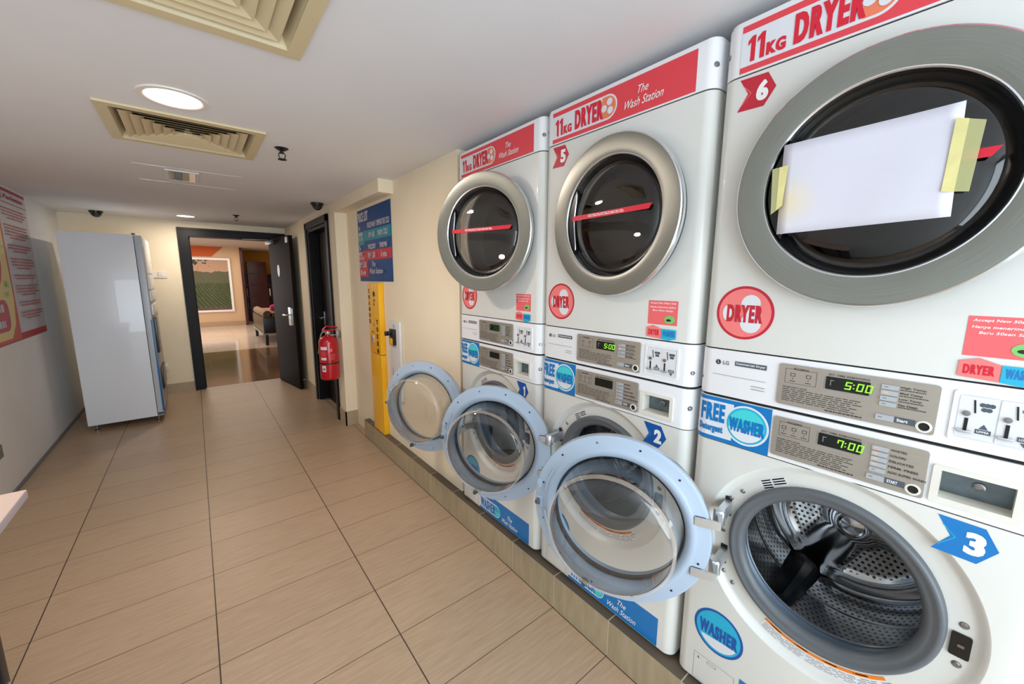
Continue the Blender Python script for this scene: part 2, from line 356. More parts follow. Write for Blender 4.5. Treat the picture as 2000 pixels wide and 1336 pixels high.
class Decal:
    """flat printed artwork, layered; mapped to a surface by P(u, v, lift)"""
    def __init__(s, lift=.0004, step=.00022): s.items = []; s.l = lift; s.step = step
    def poly(s, pts, m, up=1): s.l += s.step * up; s.items.append((list(pts), [tuple(range(len(pts)))], m, s.l)); return s
    def rect(s, u0, v0, u1, v1, m, up=1): return s.poly([(u0, v0), (u1, v0), (u1, v1), (u0, v1)], m, up)
    def text(s, body, u0, v0, u1, v1, m, bold=.03, shear=0, up=1, f=None):
        vs, fs = text_geo(body, bold, shear); s.l += s.step * up
        pts = [(u0 + (u1 - u0) * a, v0 + (v1 - v0) * b) for a, b in vs]
        if f: pts = [f(*p) for p in pts]
        s.items.append((pts, fs, m, s.l))
        if bold >= .04:   # heavy lettering: thicken the stems sideways
            w = (u1 - u0) / max(len(body), 1) * .05
            for q in (-1, 1): s.l += s.step * .3; s.items.append(([(a + q * w, b) for a, b in pts], fs, m, s.l))
        return s
    def one(s, u0, v0, u1, v1, m):
        w, h = u1 - u0, v1 - v0
        return s.poly([(u0 + w * a, v0 + h * b) for a, b in ((.40, 0), (1, 0), (1, 1), (.55, 1), (0, .84), (0, .66), (.40, .76))], m)
    def lines(s, u0, v0, u1, v1, rows, m, h=.35, seed=1, ragged=.15, words=True):
        """rows of print too small to read: dashes of random length"""
        rnd = random.Random(seed); s.l += s.step; dv = (v1 - v0) / rows
        for i in range(rows):
            y = v1 - (i + .5) * dv; a = u0; e = u1 - (u1 - u0) * ragged * rnd.random()
            while a < e:
                w = (u1 - u0) * (rnd.uniform(.04, .13) if words else 1); bb = min(a + w, e)
                s.items.append(([(a, y - dv * h / 2), (bb, y - dv * h / 2), (bb, y + dv * h / 2), (a, y + dv * h / 2)], [(0, 1, 2, 3)], m, s.l)); a = bb + (u1 - u0) * .018
        return s
    def frame(s, u0, v0, u1, v1, w, m):
        for q in ((u0, v0, u1, v0 + w), (u0, v1 - w, u1, v1), (u0, v0, u0 + w, v1), (u1 - w, v0, u1, v1)): s.rect(*q, m, up=0)
        return s
    def build(s, name, P, parent=None, cuts=(), thick=True, rim=None):
        bm = bmesh.new(); names = []
        for pts, fs, m, l in s.items:
            if m not in names: names.append(m)
            k = names.index(m); vv = [bm.verts.new((a, b, l)) for a, b in pts]
            for f in fs:
                try: fa = bm.faces.new([vv[i] for i in f]); fa.material_index = k
                except ValueError: pass
        for c in cuts:
            bmesh.ops.bisect_plane(bm, geom=bm.verts[:] + bm.edges[:] + bm.faces[:], plane_co=(c, 0, 0), plane_no=(1, 0, 0))
        bm.normal_update()
        a = P(0.3, 0.5, .01) - P(.3, .5, 0)
        for f in bm.faces:
            if f.normal.z < 0: f.normal_flip()
        e = (P(.31, .5, 0) - P(.3, .5, 0)).cross(P(.3, .51, 0) - P(.3, .5, 0)); flip = e.dot(a) < 0
        for v in bm.verts: v.co = P(v.co.x, v.co.y, v.co.z)
        if flip:
            for f in bm.faces: f.normal_flip()
        me = bpy.data.meshes.new(name); bm.to_mesh(me); bm.free()
        for nme in names: me.materials.append(MATS[nme])
        me.uv_layers.new(name='UVMap'); o = bpy.data.objects.new(name, me); COL.objects.link(o)
        if parent: o.parent = parent
        return o

# ------------------------------------------------------------------ room shell
H = 2.184; XL = -1.10; YF = 6.60; XR = 1.09; XW = 1.20
mb = MB(); mb.box(-1.22, 2.1, -1.95, 6.66, -.1, 0, 'floor_tile'); struct(mb.build('floor', smooth=0), 'long beige wood-grain floor tiles with dark grout lines')
mb = MB(); mb.box(-3.2, 4.2, 6.66, 9.87, -.1, 0, 'lounge_brown'); struct(mb.build('floor', smooth=0), 'polished brown floor just beyond the open doorway')
mb = MB(); mb.box(-3.2, 4.2, 9.87, 18, -.1, 0, 'lounge_marble'); struct(mb.build('floor', smooth=0), 'glossy pale marble floor of the lounge beyond')
VENTS = [(.037, 1.25, .60, .57), (.047, 2.655, .60, .56)]
mb = MB(); holes = [[(cx - w / 2 + .02, cy - d / 2 + .02), (cx + w / 2 - .02, cy - d / 2 + .02), (cx + w / 2 - .02, cy + d / 2 - .02), (cx - w / 2 + .02, cy + d / 2 - .02)] for cx, cy, w, d in VENTS]
mb.plate([(-1.22, -1.95), (2.1, -1.95), (2.1, 6.72), (-1.22, 6.72)], holes, H, H + .12, lambda a, b, c: Vector((a, b, c)), 'ceiling_paint')
struct(mb.build('ceiling', smooth=0), 'low painted white ceiling')
mb = MB(); mb.box(-1.22, XL, -1.95, 6.72, 0, H, 'wall_white'); struct(mb.build('wall_left', smooth=0), 'plain off-white wall on the left')
mb = MB(); mb.box(XL, -.03, YF, 6.72, 0, H, 'wall_cream'); mb.box(.93, 1.33, YF, 6.72, 0, H, 'wall_cream'); mb.box(-.03, .93, YF, 6.72, 2.04, H, 'wall_cream')
struct(mb.build('wall_far', smooth=0), 'cream wall around the open doorway at the end')
mb = MB(); mb.box(XR, 1.33, 5.17, YF, 0, H, 'wall_cream'); mb.box(XR, 1.33, 4.32, 5.17, 2.05, H, 'wall_cream'); mb.box(XR, 1.33, 4.04, 4.32, 0, H, 'wall_cream')
mb.box(XR, XW, 2.90, 4.04, 2.092, H, 'wall_cream'); mb.box(XW, 1.33, 1.99, 4.04, 0, H, 'wall_cream'); mb.box(1.33, 2.1, 1.99, 2.10, 0, H, 'wall_cream')
mb.box(1.26, 1.33, 4.32, 5.17, 0, 2.05, 'wall_cream')
struct(mb.build('wall_right', smooth=0), 'cream right wall stepping back beside the machines')
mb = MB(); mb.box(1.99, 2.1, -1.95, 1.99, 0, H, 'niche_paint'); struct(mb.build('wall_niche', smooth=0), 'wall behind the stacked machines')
mb = MB(); mb.box(XL, 1.99, -1.95, -1.85, 0, .18, 'wall_white'); mb.box(XL, 1.99, -1.95, -1.85, 2.12, H, 'wall_white'); mb.box(XL, -.98, -1.95, -1.85, .18, 2.12, 'wall_white'); mb.box(1.87, 1.99, -1.95, -1.85, .18, 2.12, 'wall_white')
struct(mb.build('wall_front', smooth=0), 'shopfront wall around the glazing')
mb = MB()
for x in (-.98, -.05, .9, 1.82): mb.box(x, x + .05, -1.93, -1.87, .18, 2.12, 'frame_dark')
mb.box(-.98, 1.87, -1.93, -1.87, .18, .23, 'frame_dark'); mb.box(-.98, 1.87, -1.93, -1.87, 2.07, 2.12, 'frame_dark')
w1 = struct(mb.build('window_1', smooth=0), 'dark framed shopfront glazing')
mb = MB(); mb.box(-.95, 1.84, -1.905, -1.899, .2, 2.1, 'window_glass'); mb.build('pane', w1, smooth=0)
# tiled plinth under the machines
mb = MB(); mb.box(1.148, 1.985, -1.84, 3.67, 0, .158, 'curb_tile'); o = mb.build('trim_1', smooth=0); struct(o, 'tiled step running under the washing machines')
for nm, bx in (('baseboard_far', [(XL, -.10, YF - .012, YF, 0, .125)]), ('baseboard_right', [(XR - .012, XR, 5.26, 5.75, 0, .13), (XR - .012, XR, 4.028, 4.235, 0, .145), (XR - .012, XW, 4.028, 4.04, 0, .145)]),
               ('baseboard_left', [(XL, XL + .012, -1.8, YF, 0, .022)])):
    mb = MB()
    for q in bx: mb.box(*q, 'skirting_tile' if 'left' not in nm else 'ink_grey')
    struct(mb.build(nm, smooth=0))

# far doorway: casing, leaf
mb = MB()
for x0, x1 in ((-.105, 0), (.90, 1.0)):
    s = 1 if x0 < .5 else -1
    mb.box(x0, x1, YF - .022, YF - .001, 0, 2.105, 'frame_dark'); a = x0 if s > 0 else x1
    mb.box(min(a, a + s * .028), max(a, a + s * .028), YF - .036, YF - .02, 0, 2.105, 'frame_dark')
mb.box(.0, .90, YF - .022, YF - .001, 2.0, 2.105, 'frame_dark'); mb.box(-.077, .972, YF - .036, YF - .02, 2.078, 2.105, 'frame_dark'); mb.box(1.0, 1.085, YF - .022, YF - .001, 2.0, 2.105, 'frame_dark')
mb.box(-.029, 0, YF, 6.76, 0, 2.0, 'frame_dark'); mb.box(.90, .929, YF, 6.76, 0, 2.0, 'frame_dark'); mb.box(-.029, .929, YF, 6.76, 2.0, 2.039, 'frame_dark')
mb.box(0, .014, 6.69, 6.76, 0, 2.0, 'frame_dark')
struct(mb.build('trim_2', smooth=0), 'dark wooden door casing of the far doorway')
ang = atan2(-.835, .13)  # leaf direction
door1 = bpy.data.objects.new('door_1', None); COL.objects.link(door1); door1.location = (.868, 6.55, 0); door1.rotation_euler = (0, 0, ang); struct(door1, 'dark brown door standing open against the right wall')
mb = MB(); mb.box(0, .79, 0, .045, .012, 2.02, 'door_dark', bev=.003); mb.build('door_leaf', door1)
mb = MB(); mb.box(.60, .70, -.012, 0, .86, 1.10, 'hinge_silver', bev=.004); mb.box(.715, .75, -.008, 0, .87, 1.09, 'steel_screw', bev=.003); mb.tube([(.65, -.012, 1.0), (.65, -.055, 1.0), (.60, -.058, 1.0), (.54, -.055, .995)], .011, 'chrome'); mb.build('door_lock', door1)
mb = MB(); mb.lathe([(.0, 0), (.5, 0), (.5, .004), (0, .004)], 'label_white', T3(.334, 0, 1.58, -pi / 2) @ Matrix.Diagonal((1, .09, .16, 1)), 32); mb.build('oval_sign', door1)
mb = MB(); mb.box(.68, .75, -.01, 0, 1.93, 2.0, 'label_white', bev=.004); mb.build('door_tag', door1)
mb = MB(); mb.box(.06, .28, -.06, -.002, 1.93, 1.985, 'steel_screw', bev=.006); mb.tube([(.17, -.05, 1.99), (.05, -.22, 1.995), (-.03, -.30, 1.995)], .009, 'steel_screw'); mb.build('door_closer', door1)
mb = MB(); mb.tube([(.74, .045, .12), (.74, .10, .12)], .014, 'chrome'); mb.build('door_stop', door1)
# dark door in the right wall
door2 = bpy.data.objects.new('door_2', None); COL.objects.link(door2); door2.location = (XR, 4.745, 0); struct(door2, 'closed dark door in the right wall')
mb = MB()
mb.box(-.022, -.001, -.495, -.43, 0, 2.105, 'frame_dark', bev=.003); mb.box(-.022, -.001, .43, .495, 0, 2.105, 'frame_dark', bev=.003); mb.box(-.022, -.001, -.495, .495, 2.035, 2.105, 'frame_dark', bev=.003)
mb.box(0, .16, -.424, -.40, 0, 2.03, 'frame_dark'); mb.box(0, .16, .40, .424, 0, 2.03, 'frame_dark'); mb.box(0, .16, -.40, .40, 2.0, 2.03, 'frame_dark')
mb.build('door_frame', door2, smooth=0)
mb = MB(); mb.box(.10, .14, -.398, .398, .01, 1.998, 'door_dark', bev=.003); mb.build('door_leaf', door2)
mb = MB(); mb.box(.09, .1, .30, .345, .93, 1.09, 'hinge_silver', bev=.003); mb.tube([(.09, .325, 1.02), (.045, .325, 1.02), (.04, .22, 1.02)], .010, 'chrome'); mb.build('door_handle', door2)

# ------------------------------------------------------------------ ceiling fittings
def vent(cx, cy, w, d, label):
    t = thing('ceiling_vent', (cx, cy, H), label, 'air vent', 'square louvred ceiling vents')
    P = lambda a, b, c: Vector((a, b, c))
    mb = MB(); hw, hd = w / 2, d / 2
    mb.plate([(-hw, -hd), (hw, -hd), (hw, hd), (-hw, hd)], [[(-hw + .042, -hd + .042), (hw - .042, -hd + .042), (hw - .042, hd - .042), (-hw + .042, hd - .042)]], -.010, -.001, P, 'vent_beige')
    q = lambda e, z: [(-hw + e, -hd + e, z), (hw - e, -hd + e, z), (hw - e, hd - e, z), (-hw + e, hd - e, z)]
    mb.add(q(.042, -.005) + q(.060, .030), [(i, (i + 1) % 4, 4 + (i + 1) % 4, 4 + i) for i in range(4)], 'vent_beige')
    mb.build('vent_frame', t, smooth=0)
    n = 6; pitch = (min(hw, hd) - .05) / (n + .55)
    for k in range(n):
        e = .046 + pitch * (k + .62); r = pitch * 1.15
        a = q(e, -.007); b_ = q(e + r, .009); c = q(e + .003, -.007); dd = q(e + r + .003, .009)
        m2 = MB(); m2.add(a + b_ + dd + c, [(i + 4 * j, (i + 1) % 4 + 4 * j, (i + 1) % 4 + 4 * ((j + 1) % 4), i + 4 * ((j + 1) % 4)) for i in range(4) for j in range(4)], 'vent_beige'); m2.build('louvre', t, smooth=0)
    e = .05 + pitch * (n + .62); m2 = MB(); a = q(e, -.004); m2.add(a + q(e + .01, .02), [(0, 1, 2, 3), (4, 5, 6, 7)] + [(i, (i + 1) % 4, 4 + (i + 1) % 4, 4 + i) for i in range(4)], 'vent_beige'); m2.build('centre_plate', t, smooth=0)
    m2 = MB(); m2.box(-hw, hw, -hd, hd, .1205, .126, 'vent_dark'); u, v = hw - .0205, hd - .0205  # dark box added over the opening: blocks stray light, darkens louvre gaps
    for q_ in ((-u, -u + .003, -v, v), (u - .003, u, -v, v), (-u + .003, u - .003, -v, -v + .003), (-u + .003, u - .003, v - .003, v)): m2.box(*q_, .001, .1204, 'vent_dark')
    m2.build('duct_light_stop', t, smooth=0)
vent(*VENTS[0], 'large beige louvred ceiling vent cut by the top edge of the picture')
vent(*VENTS[1], 'beige louvred ceiling vent right behind the glowing round lamp')
def downlight(x, y, r, label):
    t = thing('ceiling_lamp', (x, y, H), label, 'ceiling lamp', 'round recessed ceiling lamps')
    T = T3(rz=0, ry=pi / 2)
    mb = MB(); mb.lathe([(r * .8, .003), (r * .84, .006), (r, .005), (r * 1.01, .0005)], 'lamp_rim', T, 64); mb.build('lamp_rim', t)
    mb = MB(); mb.lathe([(0, .0035), (r * .8, .003)], 'lamp_disc', T, 64); mb.build('diffuser', t)
downlight(.006, 2.178, .113, 'bright round ceiling lamp in front of the beige vent')
downlight(0, 6.05, .10, 'small glowing round ceiling lamp near the far doorway')
def sprinkler(x, y, label):
    t = thing('sprinkler', (x, y, H), label, 'sprinkler', 'black ceiling sprinklers')
    T = T3(ry=pi / 2)
    mb = MB(); mb.lathe([(.0, .012), (.02, .011), (.034, .002), (.035, 0)], 'black_fitting', T, 28); mb.build('rosette', t)
    mb = MB(); mb.lathe([(0, .03), (.009, .028), (.009, .01)], 'black_fitting', T, 14)
    for s in (-1, 1): mb.tube([(s * .008, 0, -.02), (s * .017, 0, -.034), (s * .012, 0, -.052), (0, 0, -.056)], .0028, 'black_fitting', 8)
    mb.lathe([(0, .056), (.022, .057), (.022, .060), (0, .061)], 'black_fitting', T, 20); mb.build('nozzle', t)
sprinkler(.447, 2.60, 'black sprinkler head right of the beige ceiling vent')
sprinkler(.448, 5.60, 'small black sprinkler head right of the far ceiling lamp')
def dome(x, y, label, look):
    t = thing('security_camera', (x, y, H), label, 'security camera', 'black dome cameras under the ceiling')
    T = T3(ry=pi / 2)
    mb = MB(); mb.lathe([(.0, .022), (.05, .022), (.056, .016), (.057, 0)], 'black_fitting', T, 36); mb.build('base_ring', t)
    mb = MB(); mb.lathe([(.046 * cos(a), .02 + .046 * sin(a)) for a in [pi / 2 * i / 8 for i in range(9)]], 'black_fitting', T, 36); mb.build('dome_shell', t)
    v = Vector(look).normalized(); R = v.to_track_quat('X', 'Z').to_matrix().to_4x4(); R.translation = Vector((0, 0, -.02))
    mb = MB(); mb.lathe([(.017, .040), (.020, .046), (.017, .050), (.012, .049), (0, .047)], 'lens_dark', R, 24); mb.build('lens', t)
dome(-.752, 6.25, 'black dome camera on the ceiling above the white vending machine', (.3, -1, -.6))
dome(.985, 4.20, 'black dome camera on the ceiling above the dark side door', (-.3, -1, -.6))
t = thing('emergency_light', (.008, 3.73, H), 'small square mirrored light fitting in the ceiling before the far lamp', 'ceiling light')
mb = MB(); mb.plate([(-.09, -.17), (.09, -.17), (.09, .17), (-.09, .17)], [[(-.075, -.155), (.075, -.155), (.075, .155), (-.075, .155)]], -.008, -.001, lambda a, b, c: Vector((a, b, c)), 'label_white'); mb.build('housing', t, smooth=0)
mb = MB()
for i in range(4):
    mb.box(-.075 + i * .0375, -.075 + (i + 1) * .0375 - .002, -.155, .155, -.006, -.002, ('steel_screw', 'gasket_inner', 'pink', 'chrome')[i] if i != 2 else 'panel_metal')
mb.build('reflector', t, smooth=0)
for y_, lb in ((3.50, 'thin white filler streak on the ceiling before the square light fitting'), (4.02, 'thin white filler streak on the ceiling behind the square light fitting')):
    mb = MB(); mb.box(-.235, .34, y_, y_ + .02, H - .0012, H - .0002, 'strip_white'); o = mb.build('plaster_patch', smooth=0); tag(o, lb, 'plaster patch', 'filler streaks on the ceiling')

# ------------------------------------------------------------------ posters on the walls
# left: laundry notice
PL = lambda u, v, l: Vector((l, u, v))   # u = y on left wall (increasing away), surface faces +x
t = thing('wall_poster', (XL + .001, 0, 0), 'tall grey and red instruction poster on the left wall', 'poster')
mb = MB(); mb.box(0, .002, 3.9, 5.50, .985, 2.165, 'poster_paper'); mb.build('poster_board', t, smooth=0)
d = Decal(.0022, .0003)
d.rect(3.9, 2.14, 5.50, 2.165, 'poster_red').rect(3.9, .985, 5.50, 1.04, 'poster_red')
d.rect(3.9, 1.0, 4.82, 2.055, 'poster_orange').poly([(3.9, 1.02), (4.62, 1.02), (4.74, 1.12), (4.79, 1.3), (4.785, 2.03), (3.9, 2.03)], 'poster_cream')
d.rect(3.9, 2.052, 5.50, 2.058, 'poster_red')
d.poly(circ(4.3, 1.62, .36, 48, ry=.30), 'poster_red').poly(circ(4.3, 1.62, .345, 48, ry=.285), 'poster_rose')
d.poly(rrect(3.95, 1.08, 4.64, 1.31, .08), 'poster_red')
mir = lambda a, b: (9.40 - a, b)   # text reads from left (near) to right (far)
FL = lambda c: (lambda a, b: (c - a, b))
# the wall faces +x: reading direction is towards +y
d.text('Instructions | Perhatian', 4.3, 2.075, 5.42, 2.12, 'poster_red', .03)
d.lines(3.99, 1.21, 4.6, 1.29, 1, 'poster_paper', .7, 5).lines(4.05, 1.10, 4.55, 1.17, 1, 'poster_paper', .7, 8)
yy = 2.02; rnd = random.Random(4)
for k, n in enumerate((4, 5, 3, 4, 2, 4, 2, 3)):
    hh = n * .024
    for i in range(n):
        w = .56 if i < n - 1 else (.36 if n > 2 else .5)
        d.lines(5.16 - w / 2, yy - (i + 1) * .024, 5.16 + w / 2, yy - i * .024, 1, 'poster_ink', .42, k * 9 + i, .1)
    yy -= hh + .034
for a, b_, r in ((4.70, 1.86, .03), (4.68, 1.42, .025), (4.72, 1.70, .015), (4.66, 1.35, .02)): d.poly(circ(a, b_, r, 20), 'green_blob')
d.build('printed_layout', PL, t)
# right: price list, wall faces -x, reading direction towards -y
t = thing('price_sign', (XW - .001, 3.71, 0), 'blue, teal and red price list sign on the cream wall', 'sign')
mb = MB(); mb.box(-.004, 0, -.757, 0, 1.457, 2.066, 'price_blue'); mb.build('sign_board', t, smooth=0)
d = Decal(.0044, .0003)
d.rect(.0, 1.80, .757, 1.885, 'price_teal').rect(0, 1.636, .757, 1.716, 'price_red').rect(0, 1.495, .225, 1.64, 'price_red').rect(0, 1.77, .16, 1.80, 'price_teal')
d.text('PRICE LIST', .02, 1.965, .27, 2.045, 'price_ink', .045)
d.text('PRICE/WASH', .25, 1.90, .44, 1.945, 'price_ink', .03).text('TEMPERATURE COLD', .46, 1.90, .735, 1.945, 'price_ink', .03)
d.text('The', .02, 1.895, .07, 1.935, 'price_ink', .02, .3).text('WASHER', .015, 1.845, .13, 1.88, 'price_ink', .045).text('STATION', .015, 1.805, .13, 1.838, 'price_ink', .03)
d.text('RM 4.00', .28, 1.82, .42, 1.865, 'price_ink', .03).text('WARM', .49, 1.82, .59, 1.865, 'price_ink', .03).text('COLD', .61, 1.82, .70, 1.865, 'price_ink', .03)
d.text('The', .02, 1.725, .07, 1.762, 'price_ink', .02, .3).text('PRICE/DRY', .26, 1.725, .44, 1.765, 'price_ink', .03).text('TIME/MIN', .52, 1.725, .68, 1.765, 'price_ink', .03)
d.text('DRYER', .015, 1.675, .11, 1.71, 'price_ink', .045).text('STATION', .015, 1.64, .16, 1.668, 'price_ink', .03)
d.text('RM 1.00', .25, 1.65, .42, 1.70, 'price_ink', .03).text('6 mins', .55, 1.65, .67, 1.70, 'price_ink', .03)
d.text('RM 5.00', .02, 1.575, .20, 1.625, 'price_ink', .03).text('30 mins', .04, 1.51, .18, 1.555, 'price_ink', .03)
d.text('The', .34, 1.58, .42, 1.62, 'price_ink', .01, .4).text('Wash Station', .28, 1.52, .58, 1.565, 'price_ink', .01, .4)
d.build('sign_print', lambda u, v, l: Vector((-l, -u, v)), t)

# ------------------------------------------------------------------ stacked machines
FX = 1.18; Y0 = [.562, 1.264, 1.962]; WB = .172; SEAM = 1.141; DT = 2.145; S0, S1, RC = .004, .688, .034; DEP = .70
def fmap(zb, base=0.0):
    def P(s, z, l):
        R = RC + l + base
        if s < S0 + RC:
            th = min((S0 + RC - s) / RC, pi / 2); return Vector((RC - R * cos(th), -(S0 + RC - R * sin(th)), z - zb))
        if s > S1 - RC:
            th = min((s - S1 + RC) / RC, pi / 2); return Vector((RC - R * cos(th), -(S1 - RC + R * sin(th)), z - zb))
        return Vector((-(l + base), -s, z - zb))
    return P
CUTS = [S0 + RC - RC * pi / 2 * k / 5 for k in range(5)] + [S1 - RC + RC * pi / 2 * k / 5 for k in range(5)]
def plan(off=0.0, back=DEP, n=7):
    o = [(back, -(S0 - off)), ]
    for i in range(n + 1):
        a = pi / 2 * i / n; R = RC + off; o.append((RC - R * sin(a), -(S0 + RC - R * cos(a))))
    for i in range(n + 1):
        a = pi / 2 * i / n; R = RC + off; o.append((RC - R * cos(a), -(S1 - RC + R * sin(a))))
    o.append((back, -(S1 + off))); return o
def shell_band(mb, z0, z1, zb, m, off=0.0, back=DEP, cap=True):
    mb.prism(plan(off, back), z0 - zb, z1 - zb, m, cap=cap)
def shell_hole(mb, z0, z1, zb, m, c, r, mh, n=64):
    """cabinet band whose front face has a round opening"""
    pl = plan(); nn = len(pl); k = 1 + 8  # index where the flat front begins .. ends
    vs = [Vector((x, y, z0 - zb)) for x, y in pl] + [Vector((x, y, z1 - zb)) for x, y in pl]
    fs = [(i, i + 1, nn + i + 1, nn + i) for i in range(nn - 1) if i != k - 1] + [(nn - 1, 0, nn, 2 * nn - 1)] + [tuple(range(nn))[::-1], tuple(range(nn, 2 * nn))]
    # caps would block the cavity only at top/bottom, which is right
    mb.add(vs, fs, m)
    o = [(S0 + RC, z0), (S1 - RC, z0), (S1 - RC, z1), (S0 + RC, z1)]; h = circ(c[0], c[1], r, n)
    tri = tessellate_polygon([[Vector((a, b, 0)) for a, b in o], [Vector((a, b, 0)) for a, b in h]])
    mb.add([Vector((0, -a, b - zb)) for a, b in o + h], [tuple(t) for t in tri], m)
    return mb
CW = (.350, .728)   # washer opening centre (s, z)
CD = (.353, 1.691)  # dryer door centre

def control_panel(root, zb, z0, z1, kind, digits):
    """brushed metal fascia with display, buttons and small print; z0..z1 its height"""
    u0, u1 = .214, .502
    P = fmap(zb, .002)
    mb = MB(); pts = rrect(u0, z0, u1, z1, .006, 3)
    mb.plate(pts, [], 0, .0035, lambda a, b, d: P(a, b, d), 'panel_metal')
    pan = mb.build('control_panel', root, smooth=0)
    L = u1 - u0; Hh = z1 - z0; U = lambda f: u0 + L * f; V = lambda f: z0 + Hh * f
    d = Decal(.0036, .00012)
    d.text('DRUM SAFETY RULES' if kind == 'd' else 'WASHER SAFETY RULES', U(.04), V(.43), U(.22), V(.47), 'panel_ink', .03)
    d.lines(U(.04), V(.10), U(.60), V(.42), 7, 'panel_ink', .38, 3)
    d.lines(U(.36), V(.04), U(.60), V(.09), 1, 'panel_ink', .6, 6, 0)
    d.frame(U(.05), V(.55), U(.28), V(.90), .0008, 'panel_ink')
    d.text('PROCESSING', U(.11), V(.88), U(.22), V(.93), 'panel_ink', .02)
    nn = 2 if kind == 'd' else 3
    for i in range(nn):
        cu = U(.05 + .23 * (i + .5) / nn); d.frame(cu - .005, V(.72), cu + .005, V(.80), .0012, 'panel_ink'); d.poly(circ(cu, V(.67), .0014, 10), 'panel_ink', 0); d.rect(cu - .006, V(.60), cu + .006, V(.615), 'panel_ink', 0)
    d.frame(U(.32), V(.52), U(.65), V(.92), .0008, 'button_grey'); d.text('EST TIME REMAINING', U(.36), V(.885), U(.62), V(.925), 'panel_ink', .02)
    names = ['High Temp', 'Med Temp', 'Low Temp', 'No Heat'] if kind == 'd' else ['WHITES', 'COLORS', 'DELICATES', 'PERM. PRESS', 'ADD SUPER WASH']
    n = len(names); top, bot = .90, (.42 if kind == 'd' else .30); ph = (top - bot) / n
    for i, tx in enumerate(names):
        vb = top - (i + 1) * ph; w = .015 * len(tx)
        d.text(tx, U(.795), V(vb + ph * .38), U(.795 + w), V(vb + ph * .78), 'panel_ink', .03)
        if kind == 'd': d.lines(U(.795), V(vb + ph * .08), U(.95), V(vb + ph * .28), 1, 'panel_ink', .7, i)
    d.rect(U(.785), V(.115), U(.90), V(.235), 'slate').text('Start' if kind == 'd' else 'START', U(.80), V(.145), U(.86), V(.21), 'white_ink', .03)
    d.build('panel_print', P, pan)
    # display
    mb = MB(); mb.plate(rrect(U(.345), V(.57), U(.625), V(.855), .002, 2), [], .003, .006, lambda a, b, dd: P(a, b, dd), 'display_black'); disp = mb.build('display', pan, smooth=0)
    if digits:
        d = Decal(.0062, .0002); m = 'digit_green' if digits != '0.00' else 'digit_dim'
        d.rect(U(.375), V(.66), U(.382), V(.79), 'ink_grey').rect(U(.375), V(.77), U(.40), V(.79), 'ink_grey')
        x = U(.47); W = L * .040; HH = Hh * .17; w = L * .009; zc = V(.63)
        segs = {'0': 'abcdef', '5': 'acdfg', '7': 'abcf'}
        for ch in digits:
            if ch == '.':
                d.rect(x, zc + HH * .2, x + w, zc + HH * .2 + w, m, 0).rect(x, zc + HH * .65, x + w, zc + HH * .65 + w, m, 0); x += L * .020; continue
            for sg in segs[ch]:
                h2 = HH / 2; sl = lambda v: (v - zc) * .14
                q = {'a': (0, HH - w, W, HH), 'g': (0, h2 - w / 2, W, h2 + w / 2), 'd': (0, 0, W, w), 'b': (W - w, h2, W, HH), 'c': (W - w, 0, W, h2), 'e': (0, 0, w, h2), 'f': (0, h2, w, HH)}[sg]
                d.poly([(x + a + sl(zc + b_), zc + b_) for a, b_ in ((q[0], q[1]), (q[2], q[1]), (q[2], q[3]), (q[0], q[3]))], m, .4)
            x += W + L * .014
        d.build('digits', P, disp)
    # buttons
    for i in range(n + 1):
        if i < n: vb = V(top - (i + 1) * ph); bh = Hh * ph * .78; a = U(.69); b2 = U(.785)
        else: vb = V(.115); bh = Hh * .12; a = U(.68); b2 = U(.785)
        mb = MB(); mb.plate(rrect(a, vb, b2, vb + bh, .0015, 2), [], .003, .0065, lambda p, q, dd: P(p, q, dd), 'button_grey')
        lit = (i == 1) if kind == 'd' else (i < 4)
        mk = rrect(a + .004, vb + bh * .45, a + .011, vb + bh * .62, .0004, 1)
        mb.plate(mk, [], .0066, .0068, lambda p, q, dd: P(p, q, dd), 'lamp_orange' if (lit and digits and digits != '0.00') else 'ink_grey')
        mb.build('push_button', pan, smooth=0)
    c = (U(.945), V(.145)); T = Matrix.Translation(P(c[0], c[1], 0)) @ Matrix.Rotation(pi, 4, 'Z')
    mb = MB(); mb.lathe([(.0125, .0035), (.0125, .0055), (.009, .006), (.0085, .004)], 'recess_plastic', T, 24); mb.lathe([(.0085, .0042), (0, .0040)], 'gap_black', T, 24); mb.build('key_port', pan)

def badge(root, zb, u0, zc, num, deep, bright):
    """arrow-shaped number sticker"""
    d = Decal(); h = .078
    d.poly([(u0, zc + h / 2 + .002), (u0 + .066, zc + h / 2), (u0 + .087, zc), (u0 + .062, zc - h / 2), (u0 - .002, zc - h / 2 + .002), (u0 + .022, zc + .002)], deep)
    d.poly([(u0 + .008, zc + .024), (u0 + .010, zc + .024), (u0 + .030, zc + .002), (u0 + .008, zc - .024), (u0 + .006, zc - .024), (u0 + .028, zc + .002)], bright)
    w = .026 if num != '1' else .014
    if num == '1': d.one(u0 + .049, zc - .024, u0 + .064, zc + .024, 'white_ink')
    else: d.text(num, u0 + .056 - w / 2, zc - .024, u0 + .056 + w / 2, zc + .024, 'white_ink', .045)
    d.build('number_sticker', fmap(zb), root)

def cabinet_screw(mb, P, s, z):
    T = Matrix.Translation(P(s, z, 0)) @ Matrix.Rotation(pi + 1.0 if s > .35 else pi - 1.0, 4, 'Z')
    mb.lathe([(.0, .0035), (.005, .003), (.0075, .0005), (.0085, -.0005)], 'steel_screw', T, 14)

